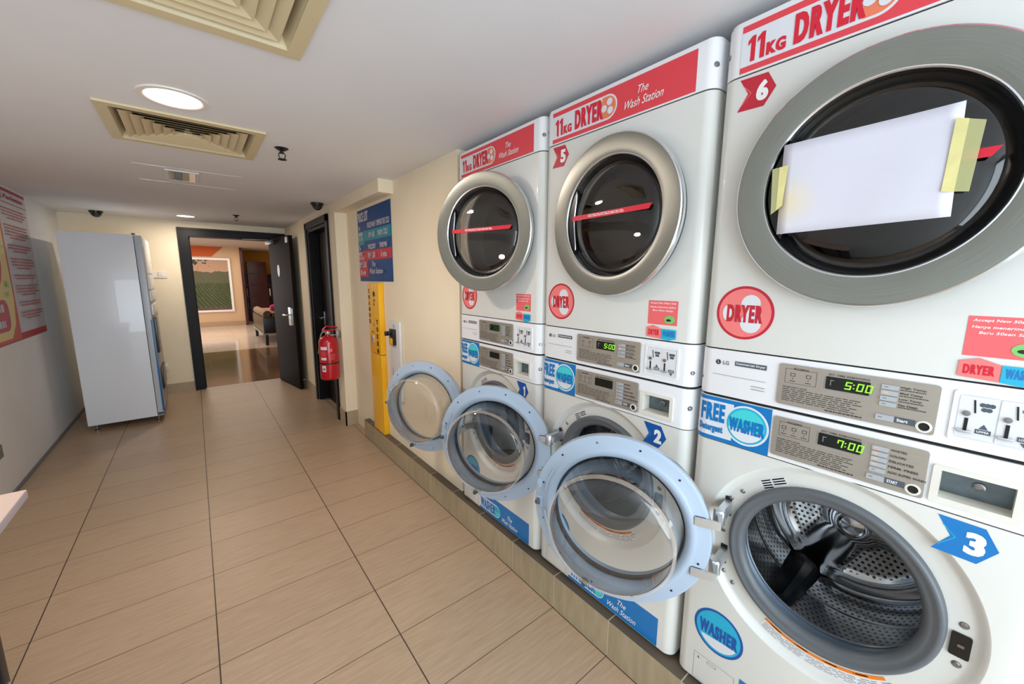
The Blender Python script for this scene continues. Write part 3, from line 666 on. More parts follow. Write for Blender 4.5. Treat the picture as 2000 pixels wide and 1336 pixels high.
def dryer_door(root, zb, cx, cy, ang, i):
    y0 = Y0[i]; n = 96
    mb = MB(); R = .270
    mb.lathe([(.250, -.062), (.258, -.046), (.263, -.040), (.2655, -.025), (.264, -.023)], 'dark_rubber', n=n)
    mb.lathe([(.264, -.023), (.2685, -.0225), (.2705, -.020), (.2705, -.008), (.2685, -.003), (.2655, 0)], 'chrome', n=n)
    mb.lathe([(.2655, 0), (.2645, .0004), (.2635, .0004), (.252, 0), (.235, -.0012), (.220, -.0028), (.2075, -.0045), (.2065, -.0048)], 'brushed_steel', n=n)
    mb.lathe([(.2065, -.0048), (.204, -.0045), (.2015, -.007), (.1985, -.026)], 'chrome', n=n)
    mb.lathe([(.1985, -.026), (.188, -.034), (.178, -.038)], 'black_plastic', n=n)
    mb.lathe([(.250, -.062), (.20, -.07), (.19, -.07)], 'recess_plastic', n=n)
    door = mb.build('door', root, loc=(cx - FX, cy - y0, CD[1] - zb), rotz=ang, smooth=14)
    mb = MB(); mb.lathe([(.190, -.034), (.183, -.024), (.165, -.015), (.12, -.007), (.06, -.003), (0, -.002)], 'dryer_glass', n=64); mb.build('door_glass', door, fix=True)
    mb = MB(); mb.lathe([(.186, -.07), (.18, -.10), (.14, -.125), (0, -.13)], 'dryer_glass', n=48); mb.build('inner_bowl', door)
    # crescent finger grip on the side away from the hinge
    mb = MB(); a0, a1 = pi - .62, pi + .62; N = 16; pin = [(.1975 * cos(a0 + (a1 - a0) * k / N), .1975 * sin(a0 + (a1 - a0) * k / N)) for k in range(N + 1)]
    pout = [(.1975 * cos(a1 - (a1 - a0) * k / N) + .028 * (1 - abs(2 * k / N - 1) ** 3), .1975 * sin(a1 - (a1 - a0) * k / N)) for k in range(1, N)]
    mb.plate(pin + pout, [], -.030, -.012, lambda a, b, d: Vector((d, a, b)), 'black_plastic')
    pts = [Vector((-.011, p[0], p[1])) for p in pout]; mb.tube(pts, .0022, 'chrome', 8); mb.build('handle', door)
    d = Decal(.0, .0003); z = .014
    gm = lambda u, v, l: Vector((-.0005 - (.0 + 1.05 * (u * u + v * v) ** 1.5) * .9 + l if u * u + v * v < .0324 else -.006 + l, u, v))
    d.poly([(-.168, z - .011), (-.168, z + .006), (.158, z + .010), (.172, z + .010), (.160, z - .007)], 'red_pill')
    d.lines(-.09, z - .005, .07, z + .005, 2, 'white_ink', .45, 11, .1)
    d.build('warning_strip', lambda u, v, l: Vector((.0008 + l, u, v)), door)
    return door

def make_dryer(i, digits, num, cx, cy, ang, label):
    zb = SEAM + .004; root = thing('tumble_dryer', (FX, Y0[i], zb), label, 'tumble dryer', 'stacked commercial dryers')
    P = fmap(zb)
    mb = MB(); shell_hole(mb, 1.283, 2.005, zb, 'body_cream', CD, .235, 'dark_rubber'); shell_band(mb, 1.279, 1.283, zb, 'gap_black', -.004)
    T = Matrix.Translation((0, -CD[0], CD[1] - zb))
    mb.build('cabinet', root)
    mb = MB(); shell_band(mb, 2.005, 2.009, zb, 'gap_black', -.004); shell_band(mb, 2.009, DT - .012, zb, 'strip_white', .0005); shell_band(mb, DT - .012, DT - .004, zb, 'strip_white', -.003); shell_band(mb, DT - .004, DT, zb, 'strip_white', -.010)
    cabinet_screw(mb, P, S1 - .004, 2.07); cabinet_screw(mb, P, S0 + .004, 2.07)
    mb.build('top_cover', root)
    mb = MB(); T = Matrix.Translation((0, -CD[0], CD[1] - zb))
    mb.lathe([(.248, -.006), (.235, -.004), (.232, .03), (.225, .06), (.222, .08)], 'dark_rubber', T, 64); mb.build('door_seal', root)
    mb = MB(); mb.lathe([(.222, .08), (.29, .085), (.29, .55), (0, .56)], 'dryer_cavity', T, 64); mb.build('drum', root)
    mb = MB(); shell_band(mb, zb, 1.279, zb, 'strip_white', .0015); cabinet_screw(mb, P, S1 - .004, 1.19); cabinet_screw(mb, P, S0 + .002, 1.19)
    st = mb.build('control_housing', root)
    control_panel(root, zb, 1.158, 1.265, 'd', digits)
    # maker mark and model name
    d = Decal(.0018); T0 = .050
    d.poly(circ(T0 + .008, 1.242, .0078, 20), 'ink_grey').poly(circ(T0 + .008, 1.242, .0060, 20), 'ink_black').rect(T0 + .0065, 1.239, T0 + .008, 1.247, 'strip_white').rect(T0 + .0065, 1.239, T0 + .011, 1.2405, 'strip_white', 0)
    d.text('LG', T0 + .021, 1.2365, T0 + .038, 1.2475, 'ink_grey', .03)
    d.rect(.104, 1.238, .184, 1.251, 'slate').text('Commercial Dryer', .107, 1.2405, .181, 1.2485, 'white_ink', .02)
    d.rect(.045, 1.205, .185, 1.206, 'ink_grey').lines(.150, 1.176, .185, 1.192, 2, 'ink_grey', .18, 4, words=False)
    d.build('maker_plate', P, root)
    # coin acceptor
    mb = MB(); PP = lambda a, b, dd: P(a, b, dd)
    mb.plate(rrect(.520, 1.160, .640, 1.263, .006, 3), [rrect(.527, 1.167, .633, 1.256, .004, 3)], .001, .0045, PP, 'strip_white')
    mb.plate(rrect(.529, 1.169, .579, 1.254, .002, 2), [], .001, .0035, PP, 'label_white'); mb.plate(rrect(.581, 1.169, .631, 1.254, .002, 2), [], .001, .0035, PP, 'label_white')
    ca = mb.build('coin_acceptor', root, smooth=0)
    d = Decal(.0038, .00015)
    for x in (.529, .581):
        for q in ((.012, .064), (.030, .064), (.021, .054)): pass
        for q in ((.030, .070), (.036, .070), (.042, .070), (.033, .061), (.039, .061)): d.poly(circ(x + q[0], 1.169 + q[1], .0042, 14), 'slate', .3)
        ay = 1.169
        if x < .55: d.poly([(x + .030, ay + .022), (x + .036, ay + .032), (x + .042, ay + .022)], 'slate', 0)
        else: d.poly([(x + .030, ay + .010), (x + .042, ay + .010), (x + .036, ay + .001)], 'slate', 0)
        d.rect(x + .026, ay + .012, x + .046, ay + .021, 'slate')
        d.text('UPPER' if x < .55 else 'LOWER', x + .028, ay + .0145, x + .044, ay + .0185, 'white_ink', .02)
        d.poly([(x + .021, ay + .052), (x + .0235, ay + .052), (x + .0205, ay + .078), (x + .018, ay + .078)], 'gap_black', 0)
        d.rect(x + .010, ay + .014, x + .015, ay + .040, 'gap_black', 0)
    d.build('coin_markings', P, ca)
    for x in (.529, .581):
        mb = MB(); Tm = Matrix.Translation(P(x + .0115, 1.218, .004)) @ Matrix.Rotation(pi, 4, 'Z'); mb.lathe([(.0055, 0), (.005, .003), (0, .0035)], 'steel_screw', Tm, 16)
        mb.box(-.011, -.004, -(x + .022), -(x + .002), 1.180 - zb, 1.1845 - zb, 'chrome', bev=.0015); mb.build('return_lever', ca)
    # banner
    d = Decal(.0010); b0, b1 = .046, .630
    d.rect(b0, 2.0135, b1, 2.126, 'red_banner')
    rp = [(b0, 2.028), (.315, 2.028)] + circ(.315, 2.069, .041, 20, -pi / 2, pi / 2)[1:] + [(b0, 2.110)]
    d.poly(rp, 'pill_white')
    d.poly([(.292, 2.034), (.315, 2.034)] + circ(.315, 2.069, .035, 20, -pi / 2, pi / 2)[1:] + [(.292, 2.104)], 'orange_disc')
    d.one(.062, 2.036, .080, 2.096, 'red_pill').one(.084, 2.036, .102, 2.096, 'red_pill').text('KG', .107, 2.036, .148, 2.066, 'red_pill', .045).text('DRYER', .166, 2.036, .296, 2.102, 'red_pill', .045)
    for k in range(3): a = pi / 2 + k * 2 * pi / 3 - .4; d.poly(circ(.318 + .0165 * cos(a), 2.069 + .0165 * sin(a), .012, 16), 'pill_white', 0)
    d.text('The', .437, 2.072, .475, 2.096, 'white_ink', .005, .4).text('Wash Station', .388, 2.036, .530, 2.062, 'white_ink', .005, .45)
    d.build('brand_banner', P, root, cuts=CUTS)
    if num: badge(root, zb, .050, 1.957, num, 'red_dark', 'pink')
    # round sticker
    d = Decal(); c = (.114, 1.388)
    d.poly(circ(*c, .0735, 48), 'red_dark').poly(circ(*c, .0665, 48), 'pink').poly(circ(c[0] + .015, c[1] + .026, .024, 24), 'pill_white').poly(circ(c[0] + .018, c[1] - .028, .026, 24), 'pill_white').rect(c[0] + .004, c[1] - .02, c[0] + .030, c[1] + .02, 'pill_white').poly(circ(c[0] - .043, c[1] - .002, .013, 20, ry=.022), 'pill_white', 0)
    d.text('DRYER', c[0] - .044, c[1] - .026, c[0] + .046, c[1] + .022, 'red_dark', .045)
    d.build('dryer_sticker', P, root, cuts=CUTS)
    # notice
    d = Decal(); a = .520
    d.rect(a, 1.333, a + .104, 1.411, 'pink_notice').text('Accept New 50sen Only', a + .006, 1.399, a + .098, 1.406, 'white_ink', .02, .2)
    d.text('Hanya menerima Syiling', a + .006, 1.386, a + .098, 1.393, 'white_ink', .02, .2).text('Baru 50sen Sahaja', a + .016, 1.375, a + .088, 1.382, 'white_ink', .02, .2)
    d.poly(circ(a + .078, 1.351, .019, 24, ry=.013), 'green_blob').poly(circ(a + .075, 1.349, .009, 12, ry=.004), 'ink_black')
    d.poly([(a - .002, 1.291), (a + .052, 1.287), (a + .052, 1.320), (a + .024, 1.330), (a - .002, 1.322)], 'pink').text('DRYER', a + .005, 1.297, a + .045, 1.316, 'red_pill', .045)
    d.poly([(a + .053, 1.287), (a + .079, 1.2835), (a + .104, 1.291), (a + .104, 1.320), (a + .053, 1.320)], 'cyan').text('WASHER', a + .058, 1.296, a + .100, 1.315, 'blue_banner', .045)
    d.build('coin_notice', P, root)
    dryer_door(root, zb, cx, cy, ang, i)
    return root

def make_washer(i, digits, num, cx, cy, ang, label):
    zb = WB; root = thing('washing_machine', (FX, Y0[i], .158), label, 'washing machine', 'commercial washing machines')
    zb = .158; P = fmap(zb); T = Matrix.Translation((0, -CW[0], CW[1] - zb))
    cb = (.348, .722); TB = Matrix.Translation((0, -cb[0], cb[1] - zb))
    mb = MB(); shell_hole(mb, WB, 1.001, zb, 'body_cream', cb, .284, 'body_cream', 96); mb.build('cabinet', root)
    for sx, sd in ((.06, .06), (.63, .06), (.06, .62), (.63, .62)):
        mb = MB(); mb.lathe([(0, 0), (.026, 0), (.026, .008), (.012, .013), (.012, .016)], 'dark_rubber', Matrix.Translation((sd, -sx, 0)) @ Matrix.Rotation(-pi / 2, 4, 'Y'), 16); mb.build('foot', root)
    # bezel dish around the opening
    mb = MB(); mb.lathe([(.284, 0), (.281, .0012), (.274, .009), (.268, .0155), (.264, .018), (.260, .0185)], 'body_cream', TB, 96)
    mb.lathe([(.260, .0185), (.218, .0185)], 'body_cream', TB, 96)
    bz = mb.build('door_surround', root, smooth=50)
    # screws round the hinge side
    for s, z in ((.150, .868), (.121, .834), (.107, .722), (.119, .592), (.147, .568)):
        mb = MB(); mb.lathe([(0, .004), (.004, .0035), (.0062, .001), (.0068, 0)], 'steel_screw', Matrix.Translation((.0185, -s, z - zb)) @ Matrix.Rotation(pi, 4, 'Z'), 14); mb.build('screw', bz)
    mb = MB(); P1 = lambda a, b, d: Vector((.0165 - d, -a, b - zb))
    mb.plate(rrect(.577, .688, .607, .742, .004, 3), [], -.002, .002, P1, 'black_plastic'); mb.plate(rrect(.588, .712, .598, .718, .001, 1), [], .002, .003, P1, 'steel_screw')
    lt = mb.build('latch_socket', root, smooth=0)
    for z in (.762, .668):
        mb = MB(); mb.lathe([(0, .004), (.005, .0035), (.0075, .001), (.008, 0)], 'steel_screw', Matrix.Translation((.0185, -.592, z - zb)) @ Matrix.Rotation(pi, 4, 'Z'), 14); mb.build('screw', lt)
    # labels on the surround
    d = Decal(.0004); cu, cv = cb
    pol = lambda r, a: (cu + r * cos(a), cv + r * sin(a))
    a0, a1 = radians(243), radians(309); N = 24
    d.poly([pol(.262, a0 + (a1 - a0) * k / N) for k in range(N + 1)] + [pol(.228, a1 - (a1 - a0) * k / N) for k in range(N + 1)], 'label_white')
    d.poly([pol(.236, a0 + (a1 - a0) * k / N) for k in range(N + 1)] + [pol(.228, a1 - (a1 - a0) * k / N) for k in range(N + 1)], 'orange_label')
    rnd = random.Random(3)
    for row in range(5):
        a = a0 + .02
        while a < a1 - .05:
            e = a + rnd.uniform(.03, .09); rr = .2405 + row * .0045; d.poly([pol(rr, a), pol(rr, e), pol(rr + .0016, e), pol(rr + .0016, a)], 'ink_grey', 0); a = e + .012
            if rnd.random() < .18: a += .03
    for k in range(4): a = a0 + .06 + k * .27; d.poly([pol(.230, a), pol(.230, a + .012), pol(.2345, a + .006)], 'ink_black', 0); d.poly([pol(.2305, a + .02), pol(.2305, a + .13), pol(.2335, a + .13), pol(.2335, a + .02)], 'red_dark', 0)
    aa = radians(120); ct, sn = cos(aa - pi / 2), sin(aa - pi / 2); ic = (.226, .925); rr_ = lambda x, y: (ic[0] + ct * x - sn * y, ic[1] + ct * y + sn * x)
    dl = d; d = Decal(.0004)
    d.poly([rr_(-.034, -.014), rr_(.034, -.014), rr_(.034, .014), rr_(-.034, .014)], 'label_white')
    for r in range(4):
        for (x0, x1) in ((-.031, -.006), (-.002, .030)):
            if r == 3 and x0 > -.01: continue
            y = .010 - r * .0065; d.poly([rr_(x0, y - .0012), rr_(x1, y - .0012), rr_(x1, y + .0022), rr_(x0, y + .0022)], 'ink_black' if r < 2 else 'ink_grey', 0)
    def PB(u, v, l):
        r = sqrt((u - cu) ** 2 + (v - cv) ** 2); pr = [(0, .0185), (.262, .0185), (.264, .018), (.268, .0155), (.274, .009), (.284, 0), (9, 0)]
        for (ra, da), (rb, db) in zip(pr, pr[1:]):
            if r <= rb: dd = da + (db - da) * max(0, (r - ra)) / (rb - ra); break
        return Vector((dd - l, -u, v - zb))
    dl.build('safety_label', PB, bz); d.build('rating_label', PB, bz)
    # rubber gasket
    mb = MB(); mb.lathe([(.222, .024), (.221, .006), (.216, .000), (.208, .001), (.203, .006), (.198, .005), (.190, .009), (.183, .018), (.182, .026)], 'gasket_grey', T, 96)
    mb.lathe([(.182, .026), (.190, .032), (.197, .045), (.200, .06), (.200, .080)], 'gasket_inner', T, 96); mb.build('gasket', root, smooth=60)
    # drum
    mb = MB(); mb.lathe([(.200, .078), (.198, .073), (.1945, .074), (.196, .080)], 'chrome', T, 96)
    mb.lathe([(.196, .080), (.236, .094), (.2405, .11)], 'drum_steel', T, 96); mb.lathe([(.2405, .11), (.2405, .25)], 'drum_perforated', T, 96)
    mb.lathe([(.2405, .25), (.243, .256), (.2405, .262)], 'drum_steel', T, 96); mb.lathe([(.2405, .262), (.2405, .37)], 'drum_perforated', T, 96); mb.lathe([(.2405, .37), (.238, .385), (.232, .392)], 'drum_steel', T, 96)
    dr = mb.build('drum', root, smooth=45)
    # drum back plate: raised three-armed spider, sunken perforated petals
    mb = MB(); NR, NA = 26, 144; vs = []; uvs = []
    LA = [radians(a) for a in (297, 177, 57)]   # arms point at the baffles
    def hgt(r, a):
        q = r / .232; da = min(abs((a - b_ + pi) % (2 * pi) - pi) for b_ in LA); arm = max(0, 1 - (da * q / .34) ** 2) if q > .15 else 1
        arm = max(arm, 1 if q < .22 else max(0, 1 - (q - .22) / .22)); rim = max(0, (q - .86) / .14); arm = arm * arm * (3 - 2 * arm)
        ridge = math.exp(-((q - .80) / .035) ** 2) * .010 * (1 - arm)
        return -.05 * arm * (1 - q * .75) - .006 * rim - ridge
    for k in range(NR + 1):
        for j in range(NA + 1):
            r = .232 * k / NR; a = 2 * pi * j / NA; vs.append(T @ Vector((.395 + hgt(r, a), r * cos(a), r * sin(a)))); uvs.append((r * cos(a), r * sin(a)))
    fp, fsl = [], []
    for k in range(NR):
        for j in range(NA):
            q = (k + .5) / NR; a = 2 * pi * (j + .5) / NA; da = min(abs((a - b_ + pi) % (2 * pi) - pi) for b_ in LA)
            f = (k * (NA + 1) + j, k * (NA + 1) + j + 1, (k + 1) * (NA + 1) + j + 1, (k + 1) * (NA + 1) + j)
            (fp if (.34 < q < .77 and da * q > .25) else fsl).append(f)
    mb.add(vs, fsl, 'drum_steel'); mb.add(vs, fp, 'petal_perforated', uvs)
    mb.lathe([(.046, .350), (.043, .343), (.038, .342), (.034, .349), (0, .352)], 'drum_steel', T, 48)
    # round button pressings on the spider
    mb.build('drum_back', root, smooth=60)
    for a in LA:
        mb = MB(); R = T @ Matrix.Rotation(a, 4, 'X')   # local +y points radially outwards along arm a
        sec = []
        for k in range(9):
            f = k / 8; x = .112 + .262 * f; hh = .070 * (sin(pi * (.12 + .80 * f)) ** .6); w = .020 + .034 * f ** .7
            sec.append([(x, .240, -w), (x, .240 - hh * .55, -w * .72), (x, .240 - hh, -w * .28), (x, .240 - hh, w * .28), (x, .240 - hh * .55, w * .72), (x, .240, w)])
        vs = [R @ Vector(p) for s_ in sec for p in s_]; fs = [(k * 6 + j, k * 6 + j + 1, (k + 1) * 6 + j + 1, (k + 1) * 6 + j) for k in range(8) for j in range(5)] + [tuple(range(6)), tuple(range(48, 54))]
        mb.add(vs, fs, 'baffle_black'); mb.build('baffle', dr, smooth=50)
    # control strip
    mb = MB(); shell_band(mb, 1.001, 1.0045, zb, 'gap_black', -.004)
    P2 = fmap(zb, .0015); h0, h1, v0, v1 = .522, .620, 1.032, 1.090
    pl = plan(.0015); nn = len(pl); k = 9
    vs = [Vector((x, y, 1.0045 - zb)) for x, y in pl] + [Vector((x, y, 1.137 - zb)) for x, y in pl]
    mb.add(vs, [(a, a + 1, nn + a + 1, nn + a) for a in range(nn - 1) if a != k - 1] + [(nn - 1, 0, nn, 2 * nn - 1), tuple(range(nn))[::-1], tuple(range(nn, 2 * nn))], 'strip_white')
    out = [(S0 + RC, 1.0045), (S1 - RC, 1.0045), (S1 - RC, 1.137), (S0 + RC, 1.137)]; hol = [(h0, v0), (h1, v0), (h1, v1), (h0, v1)]
    tri = tessellate_polygon([[Vector((a, b, 0)) for a, b in out], [Vector((a, b, 0)) for a, b in hol]])
    mb.add([Vector((-.0015, -a, b - zb)) for a, b in out + hol], [tuple(t_) for t_ in tri], 'strip_white')
    shell_band(mb, 1.137, SEAM + .0035, zb, 'gap_black', -.005)
    cabinet_screw(mb, P2, S1 - .004, 1.075)
    mb.build('control_housing', root)
    mb = MB(); PR = lambda a, b, d: Vector((-.0015 - d, -a, b - zb))
    mb.plate(rrect(h0 - .012, v0 - .014, h1 + .012, v1 + .010, .005, 3), [hol], .0, .004, PR, 'recess_plastic')
    mb.plate([(h0, v0), (h1, v0), (h1, v1), (h0, v1)], [], -.040, -.038, PR, 'recess_steel')
    e = .0; vs = [PR(*p, dd) for dd in (0, -.039) for p in hol]; mb.add(vs, [(a, (a + 1) % 4, 4 + (a + 1) % 4, 4 + a) for a in range(4)], 'recess_plastic')
    cbx = mb.build('coin_drawer', root, smooth=0)
    mb = MB(); mb.lathe([(.010, 0), (.009, .004), (.006, .005), (.006, .003), (0, .0035)], 'steel_screw', Matrix.Translation(PR((h0 + h1) / 2 + .004, (v0 + v1) / 2, -.038)) @ Matrix.Rotation(pi, 4, 'Z'), 20); mb.build('lock', cbx)
    control_panel(root, zb, 1.016, 1.1225, 'w', digits)
    # free detergent sticker wraps round the corner
    d = Decal(.0020)
    d.rect(-.012, 1.005, .208, 1.1355, 'blue_banner').rect(-.012, 1.016, .112, 1.124, 'pill_white')
    c = (.148, 1.071); d.poly(circ(*c, .0575, 48), 'pill_white').poly(circ(*c, .0520, 48), 'cyan').poly(circ(c[0], c[1], .047, 40), 'teal_light').poly(circ(c[0], c[1], .047, 30, pi + .25, 2 * pi - .25), 'pill_white')
    d.text('FREE', .021, 1.062, .089, 1.117, 'blue_banner', .045).text('Detergent', .018, 1.024, .087, 1.052, 'blue_banner', .045)
    d.text('WASHER', c[0] - .044, c[1] - .022, c[0] + .047, c[1] + .018, 'blue_banner', .045)
    d.build('detergent_sticker', P, root, cuts=CUTS)
    # round washer sticker
    d = Decal(); c = (.128, .386)
    d.poly(circ(*c, .0735, 48), 'blue_deep').poly(circ(*c, .0660, 48), 'cyan').poly(circ(c[0], c[1], .060, 30, pi + .55, 2 * pi - .35), 'pill_white')
    d.text('WASHER', c[0] - .056, c[1] - .024, c[0] + .058, c[1] + .022, 'blue_deep', .045); d.build('washer_sticker', P, root)
    badge(root, zb, .528, .953, num, 'blue_deep' if i else 'blue_banner', 'cyan')
    # service flap outline
    d = Decal(.0002); d.frame(.062, .176, .186, .272, .0012, 'ink_grey'); d.frame(.104, .255, .132, .264, .001, 'ink_black'); d.build('service_flap', P, root)
    mb = MB(); mb.lathe([(0, .002), (.003, .0015), (.004, 0)], 'steel_screw', Matrix.Translation(P(.078, .258, 0)) @ Matrix.Rotation(pi, 4, 'Z'), 12); mb.build('screw', root)
    # lower banner
    d = Decal(.0006)
    d.poly([(.200, .174), (.632, .174), (.632, .286), (.200, .286)], 'blue_banner')
    d.poly([(.200, .186), (.360, .186)] + circ(.360, .221, .035, 16, -pi / 2, pi / 2)[1:] + [(.200, .256)], 'pill_white')
    d.poly(circ(.362, .221, .030, 24), 'cyan').poly(circ(.362, .221, .027, 20, pi, 2 * pi), 'teal_light')
    d.text('WASHER', .212, .192, .352, .250, 'blue_banner', .045)
    d.text('The', .462, .222, .500, .246, 'white_ink', .005, .4).text('Wash Station', .415, .190, .545, .214, 'white_ink', .005, .45)
    d.build('brand_banner', P, root)
    # ---- door, swung right open; local +X looks out of the inner face, +Y runs to the hinge
    n = 96; mb = MB()
    mb.lathe([(.200, -.040), (.235, -.044), (.262, -.034), (.2715, -.018), (.272, -.002)], 'hinge_silver', n=n)
    mb.lathe([(.272, -.002), (.270, .004), (.262, .007), (.236, .007), (.230, .0105), (.222, .0125), (.214, .011), (.204, .004), (.199, -.006), (.199, -.022), (.200, -.040)], 'door_blue', n=n)
    door = mb.build('door', root, loc=(cx - FX, cy - Y0[i], .738 - zb), rotz=ang, smooth=50)
    mb = MB(); mb.lathe([(.1985, -.012), (.196, .004), (.191, .030), (.186, .065), (.182, .092), (.176, .104), (.166, .110), (.14, .114), (.09, .121), (.04, .125), (0, .126)], 'bowl_glass', n=96)
    mb.build('glass_bowl', door, smooth=60)
    mb = MB(); mb.lathe([(.1988, -.022), (.1975, -.010), (.1985, .002)], 'dark_rubber', n=96); mb.build('bowl_seal', door)
    mb = MB(); mb.lathe([(.1835, .093), (.187, .096), (.1875, .101), (.184, .1055), (.179, .1075)], 'refraction_tan', n=96); mb.build('refraction_ring', door)  # added ring: paints the refracted light outlining the bowl
    for a in range(12):
        an = radians(a * 30 + 15); mb = MB(); mb.lathe([(0, .002), (.0028, .0015), (.0036, 0)], 'ink_black' if a % 3 else 'steel_screw', Matrix.Translation((.0072, .249 * cos(an), .249 * sin(an))), 10); mb.build('screw', door)
    # moulded arc and pad on the latch side
    mb = MB()
    for (b0, b1) in ((2.62, 2.98), (3.28, 4.1)): mb.tube([(.0085, .237 * cos(b0 + (b1 - b0) * k / 14), .237 * sin(b0 + (b1 - b0) * k / 14)) for k in range(15)], .0035, 'door_blue', 8)
    mb.build('moulded_rib', door)
    mb = MB(); mb.plate([(-.252 + .009 * cos(t_), .062 + .017 * sin(t_)) for t_ in [2 * pi * k / 20 for k in range(20)]], [], .006, .011, lambda a, b, dd: Vector((dd, a, b)), 'door_blue'); mb.build('pad', door)
    mb = MB(); mb.box(.006, .012, -.268, -.244, -.022, .014, 'door_blue', bev=.002); mb.box(.010, .030, -.262, -.252, -.006, .006, 'steel_screw', bev=.002); mb.box(.026, .031, -.258, -.244, -.006, .006, 'steel_screw', bev=.001); mb.build('latch_hook', door)
    mb = MB(); mb.tube([(.006, -.085, -.245), (.022, -.088, -.25)], [.012, .008], 'dark_rubber', 14); mb.build('door_buffer', door)
    for z in (.068, -.090):
        inv = (Matrix.Translation((cx, cy, 0)) @ Matrix.Rotation(ang, 4, 'Z')).inverted(); A = inv @ Vector((FX + .016, Y0[i] - .116, 0)); B = inv @ Vector((FX - .062, Y0[i] - .124, 0))
        mb = MB(); zz = z
        pts = [(.0095, .222), (.0095, .268), (.010, .285), B.xy[:], ((A.x + B.x) / 2, (A.y + B.y) / 2), A.xy[:]]
        pts = [Vector((p[0], p[1], zz)) for p in pts]; w, th = .0125, .0035; vs = []
        for k, p in enumerate(pts):
            dd = (pts[min(k + 1, len(pts) - 1)] - pts[max(k - 1, 0)]).normalized(); nn_ = Vector((-dd.y, dd.x, 0)); tw = th if k < 3 else .009; ww = w if k < 3 else .019
            vs += [p + nn_ * tw + Vector((0, 0, -ww)), p + nn_ * tw + Vector((0, 0, ww)), p - nn_ * tw + Vector((0, 0, ww)), p - nn_ * tw + Vector((0, 0, -ww))]
        fs = [(k * 4 + j, k * 4 + (j + 1) % 4, (k + 1) * 4 + (j + 1) % 4, (k + 1) * 4 + j) for k in range(len(pts) - 1) for j in range(4)] + [(0, 1, 2, 3), (20, 21, 22, 23)]
        mb.add(vs, fs, 'hinge_silver')
        mb.lathe([(0, -.024), (.013, -.024), (.016, -.020), (.016, .018), (.013, .022), (0, .023)], 'hinge_silver', Matrix.Translation((B.x, B.y, zz)) @ Matrix.Rotation(-pi / 2, 4, 'Y'), 24)
        mb.build('hinge', door, smooth=40)
        mb = MB(); mb.plate(rrect(.222, z - .014, .250, z + .014, .002, 2), [], .0069, .0075, lambda a, b, dd: Vector((dd, a, b)), 'gap_black'); mb.build('hinge_slot', door, smooth=0)
        mb = MB(); z2 = .738 + z; mb.plate([(.106, z2 - .030 - zb), (.124, z2 - .030 - zb), (.124, z2 + .030 - zb), (.106, z2 + .030 - zb)], [], .016, .0195, lambda a, b, dd: Vector((dd, -a, b)), 'gap_black'); mb.build('hinge_pocket', bz, smooth=0)
    return root

make_washer(0, '7.00', '3', .963, .680, radians(204), 'nearest washing machine with number 3 arrow and green 7.00 display')
make_washer(1, '', '2', .995, 1.375, radians(209), 'middle washing machine with number 2 arrow, its round door swung open')
make_washer(2, '', '1', .985, 2.053, radians(207.5), 'farthest washing machine with number 1 arrow, beside the cream wall')
make_dryer(0, '5.00', '6', 1.137, .209, radians(180), 'nearest dryer with number 6 arrow and a blank paper taped on its door')
make_dryer(1, '5.00', '5', 1.137, .894, radians(178.7), 'middle stacked dryer with number 5 arrow and clear dark glass door')
make_dryer(2, '0.00', '', 1.058, 1.559, radians(199.4), 'farthest dryer next to the cream wall, its steel-ringed door slightly ajar')

# paper and masking tape on the nearest dryer
def PX(u, v, l): # u = y, v = z on a plane just in front of the glass
    return Vector((1.1345 - l, u, v))
mb = MB(); NU, NV = 14, 8; c4 = [(.377, 1.795), (.091, 1.803), (.086, 1.598), (.374, 1.589)]; vs = []
for j in range(NV + 1):
    for i_ in range(NU + 1):
        a, b_ = i_ / NU, j / NV; y = (c4[0][0] * (1 - a) + c4[1][0] * a) * (1 - b_) + (c4[3][0] * (1 - a) + c4[2][0] * a) * b_; z = (c4[0][1] * (1 - a) + c4[1][1] * a) * (1 - b_) + (c4[3][1] * (1 - a) + c4[2][1] * a) * b_
        wv = .0012 * sin(a * 7 + b_ * 3) + .001 * sin(b_ * 6 - a * 2) + .003 * b_ * abs(a - .5); vs.append(Vector((-.003 - wv, y - .23, z - 1.6)))
fs = [(j * (NU + 1) + i_, j * (NU + 1) + i_ + 1, (j + 1) * (NU + 1) + i_ + 1, (j + 1) * (NU + 1) + i_) for j in range(NV) for i_ in range(NU)]
mb.add(vs, fs, 'paper'); o = mb.build('paper_sheet', loc=(1.1345, .23, 1.6), smooth=60); md = o.modifiers.new('thickness', 'SOLIDIFY'); md.thickness = .0004
tag(o, 'blank white paper sheet taped over the glass of dryer 6', 'paper')
def tape(pts, split, label):
    c = Vector((sum(p[0] for p in pts) / 4, sum(p[1] for p in pts) / 4)); mb = MB()
    mb.plate([(p[0] - c.x, p[1] - c.y) for p in pts], [], 0, .0004, lambda a, b, d: Vector((-d, a, b)), 'tape_yellow' if not split else 'tape_clear')
    if split:
        mb.plate([(p[0] - c.x, p[1] - c.y) for p in split], [], .0005, .0008, lambda a, b, d: Vector((-d, a, b)), 'tape_yellow')
    o = mb.build('masking_tape', loc=(1.1272, c.x, c.y), smooth=0); tag(o, label, 'tape', 'masking tape on the paper sheet')
tape([(.100, 1.775), (.062, 1.761), (.068, 1.640), (.104, 1.645)], [(.100, 1.775), (.083, 1.769), (.087, 1.642), (.104, 1.645)], 'long strip of yellow masking tape at the right edge of the paper')
tape([(.396, 1.744), (.366, 1.747), (.366, 1.655), (.390, 1.637)], [(.381, 1.7455), (.362, 1.747), (.368, 1.655), (.379, 1.646)], 'short strip of yellow masking tape at the left edge of the paper')

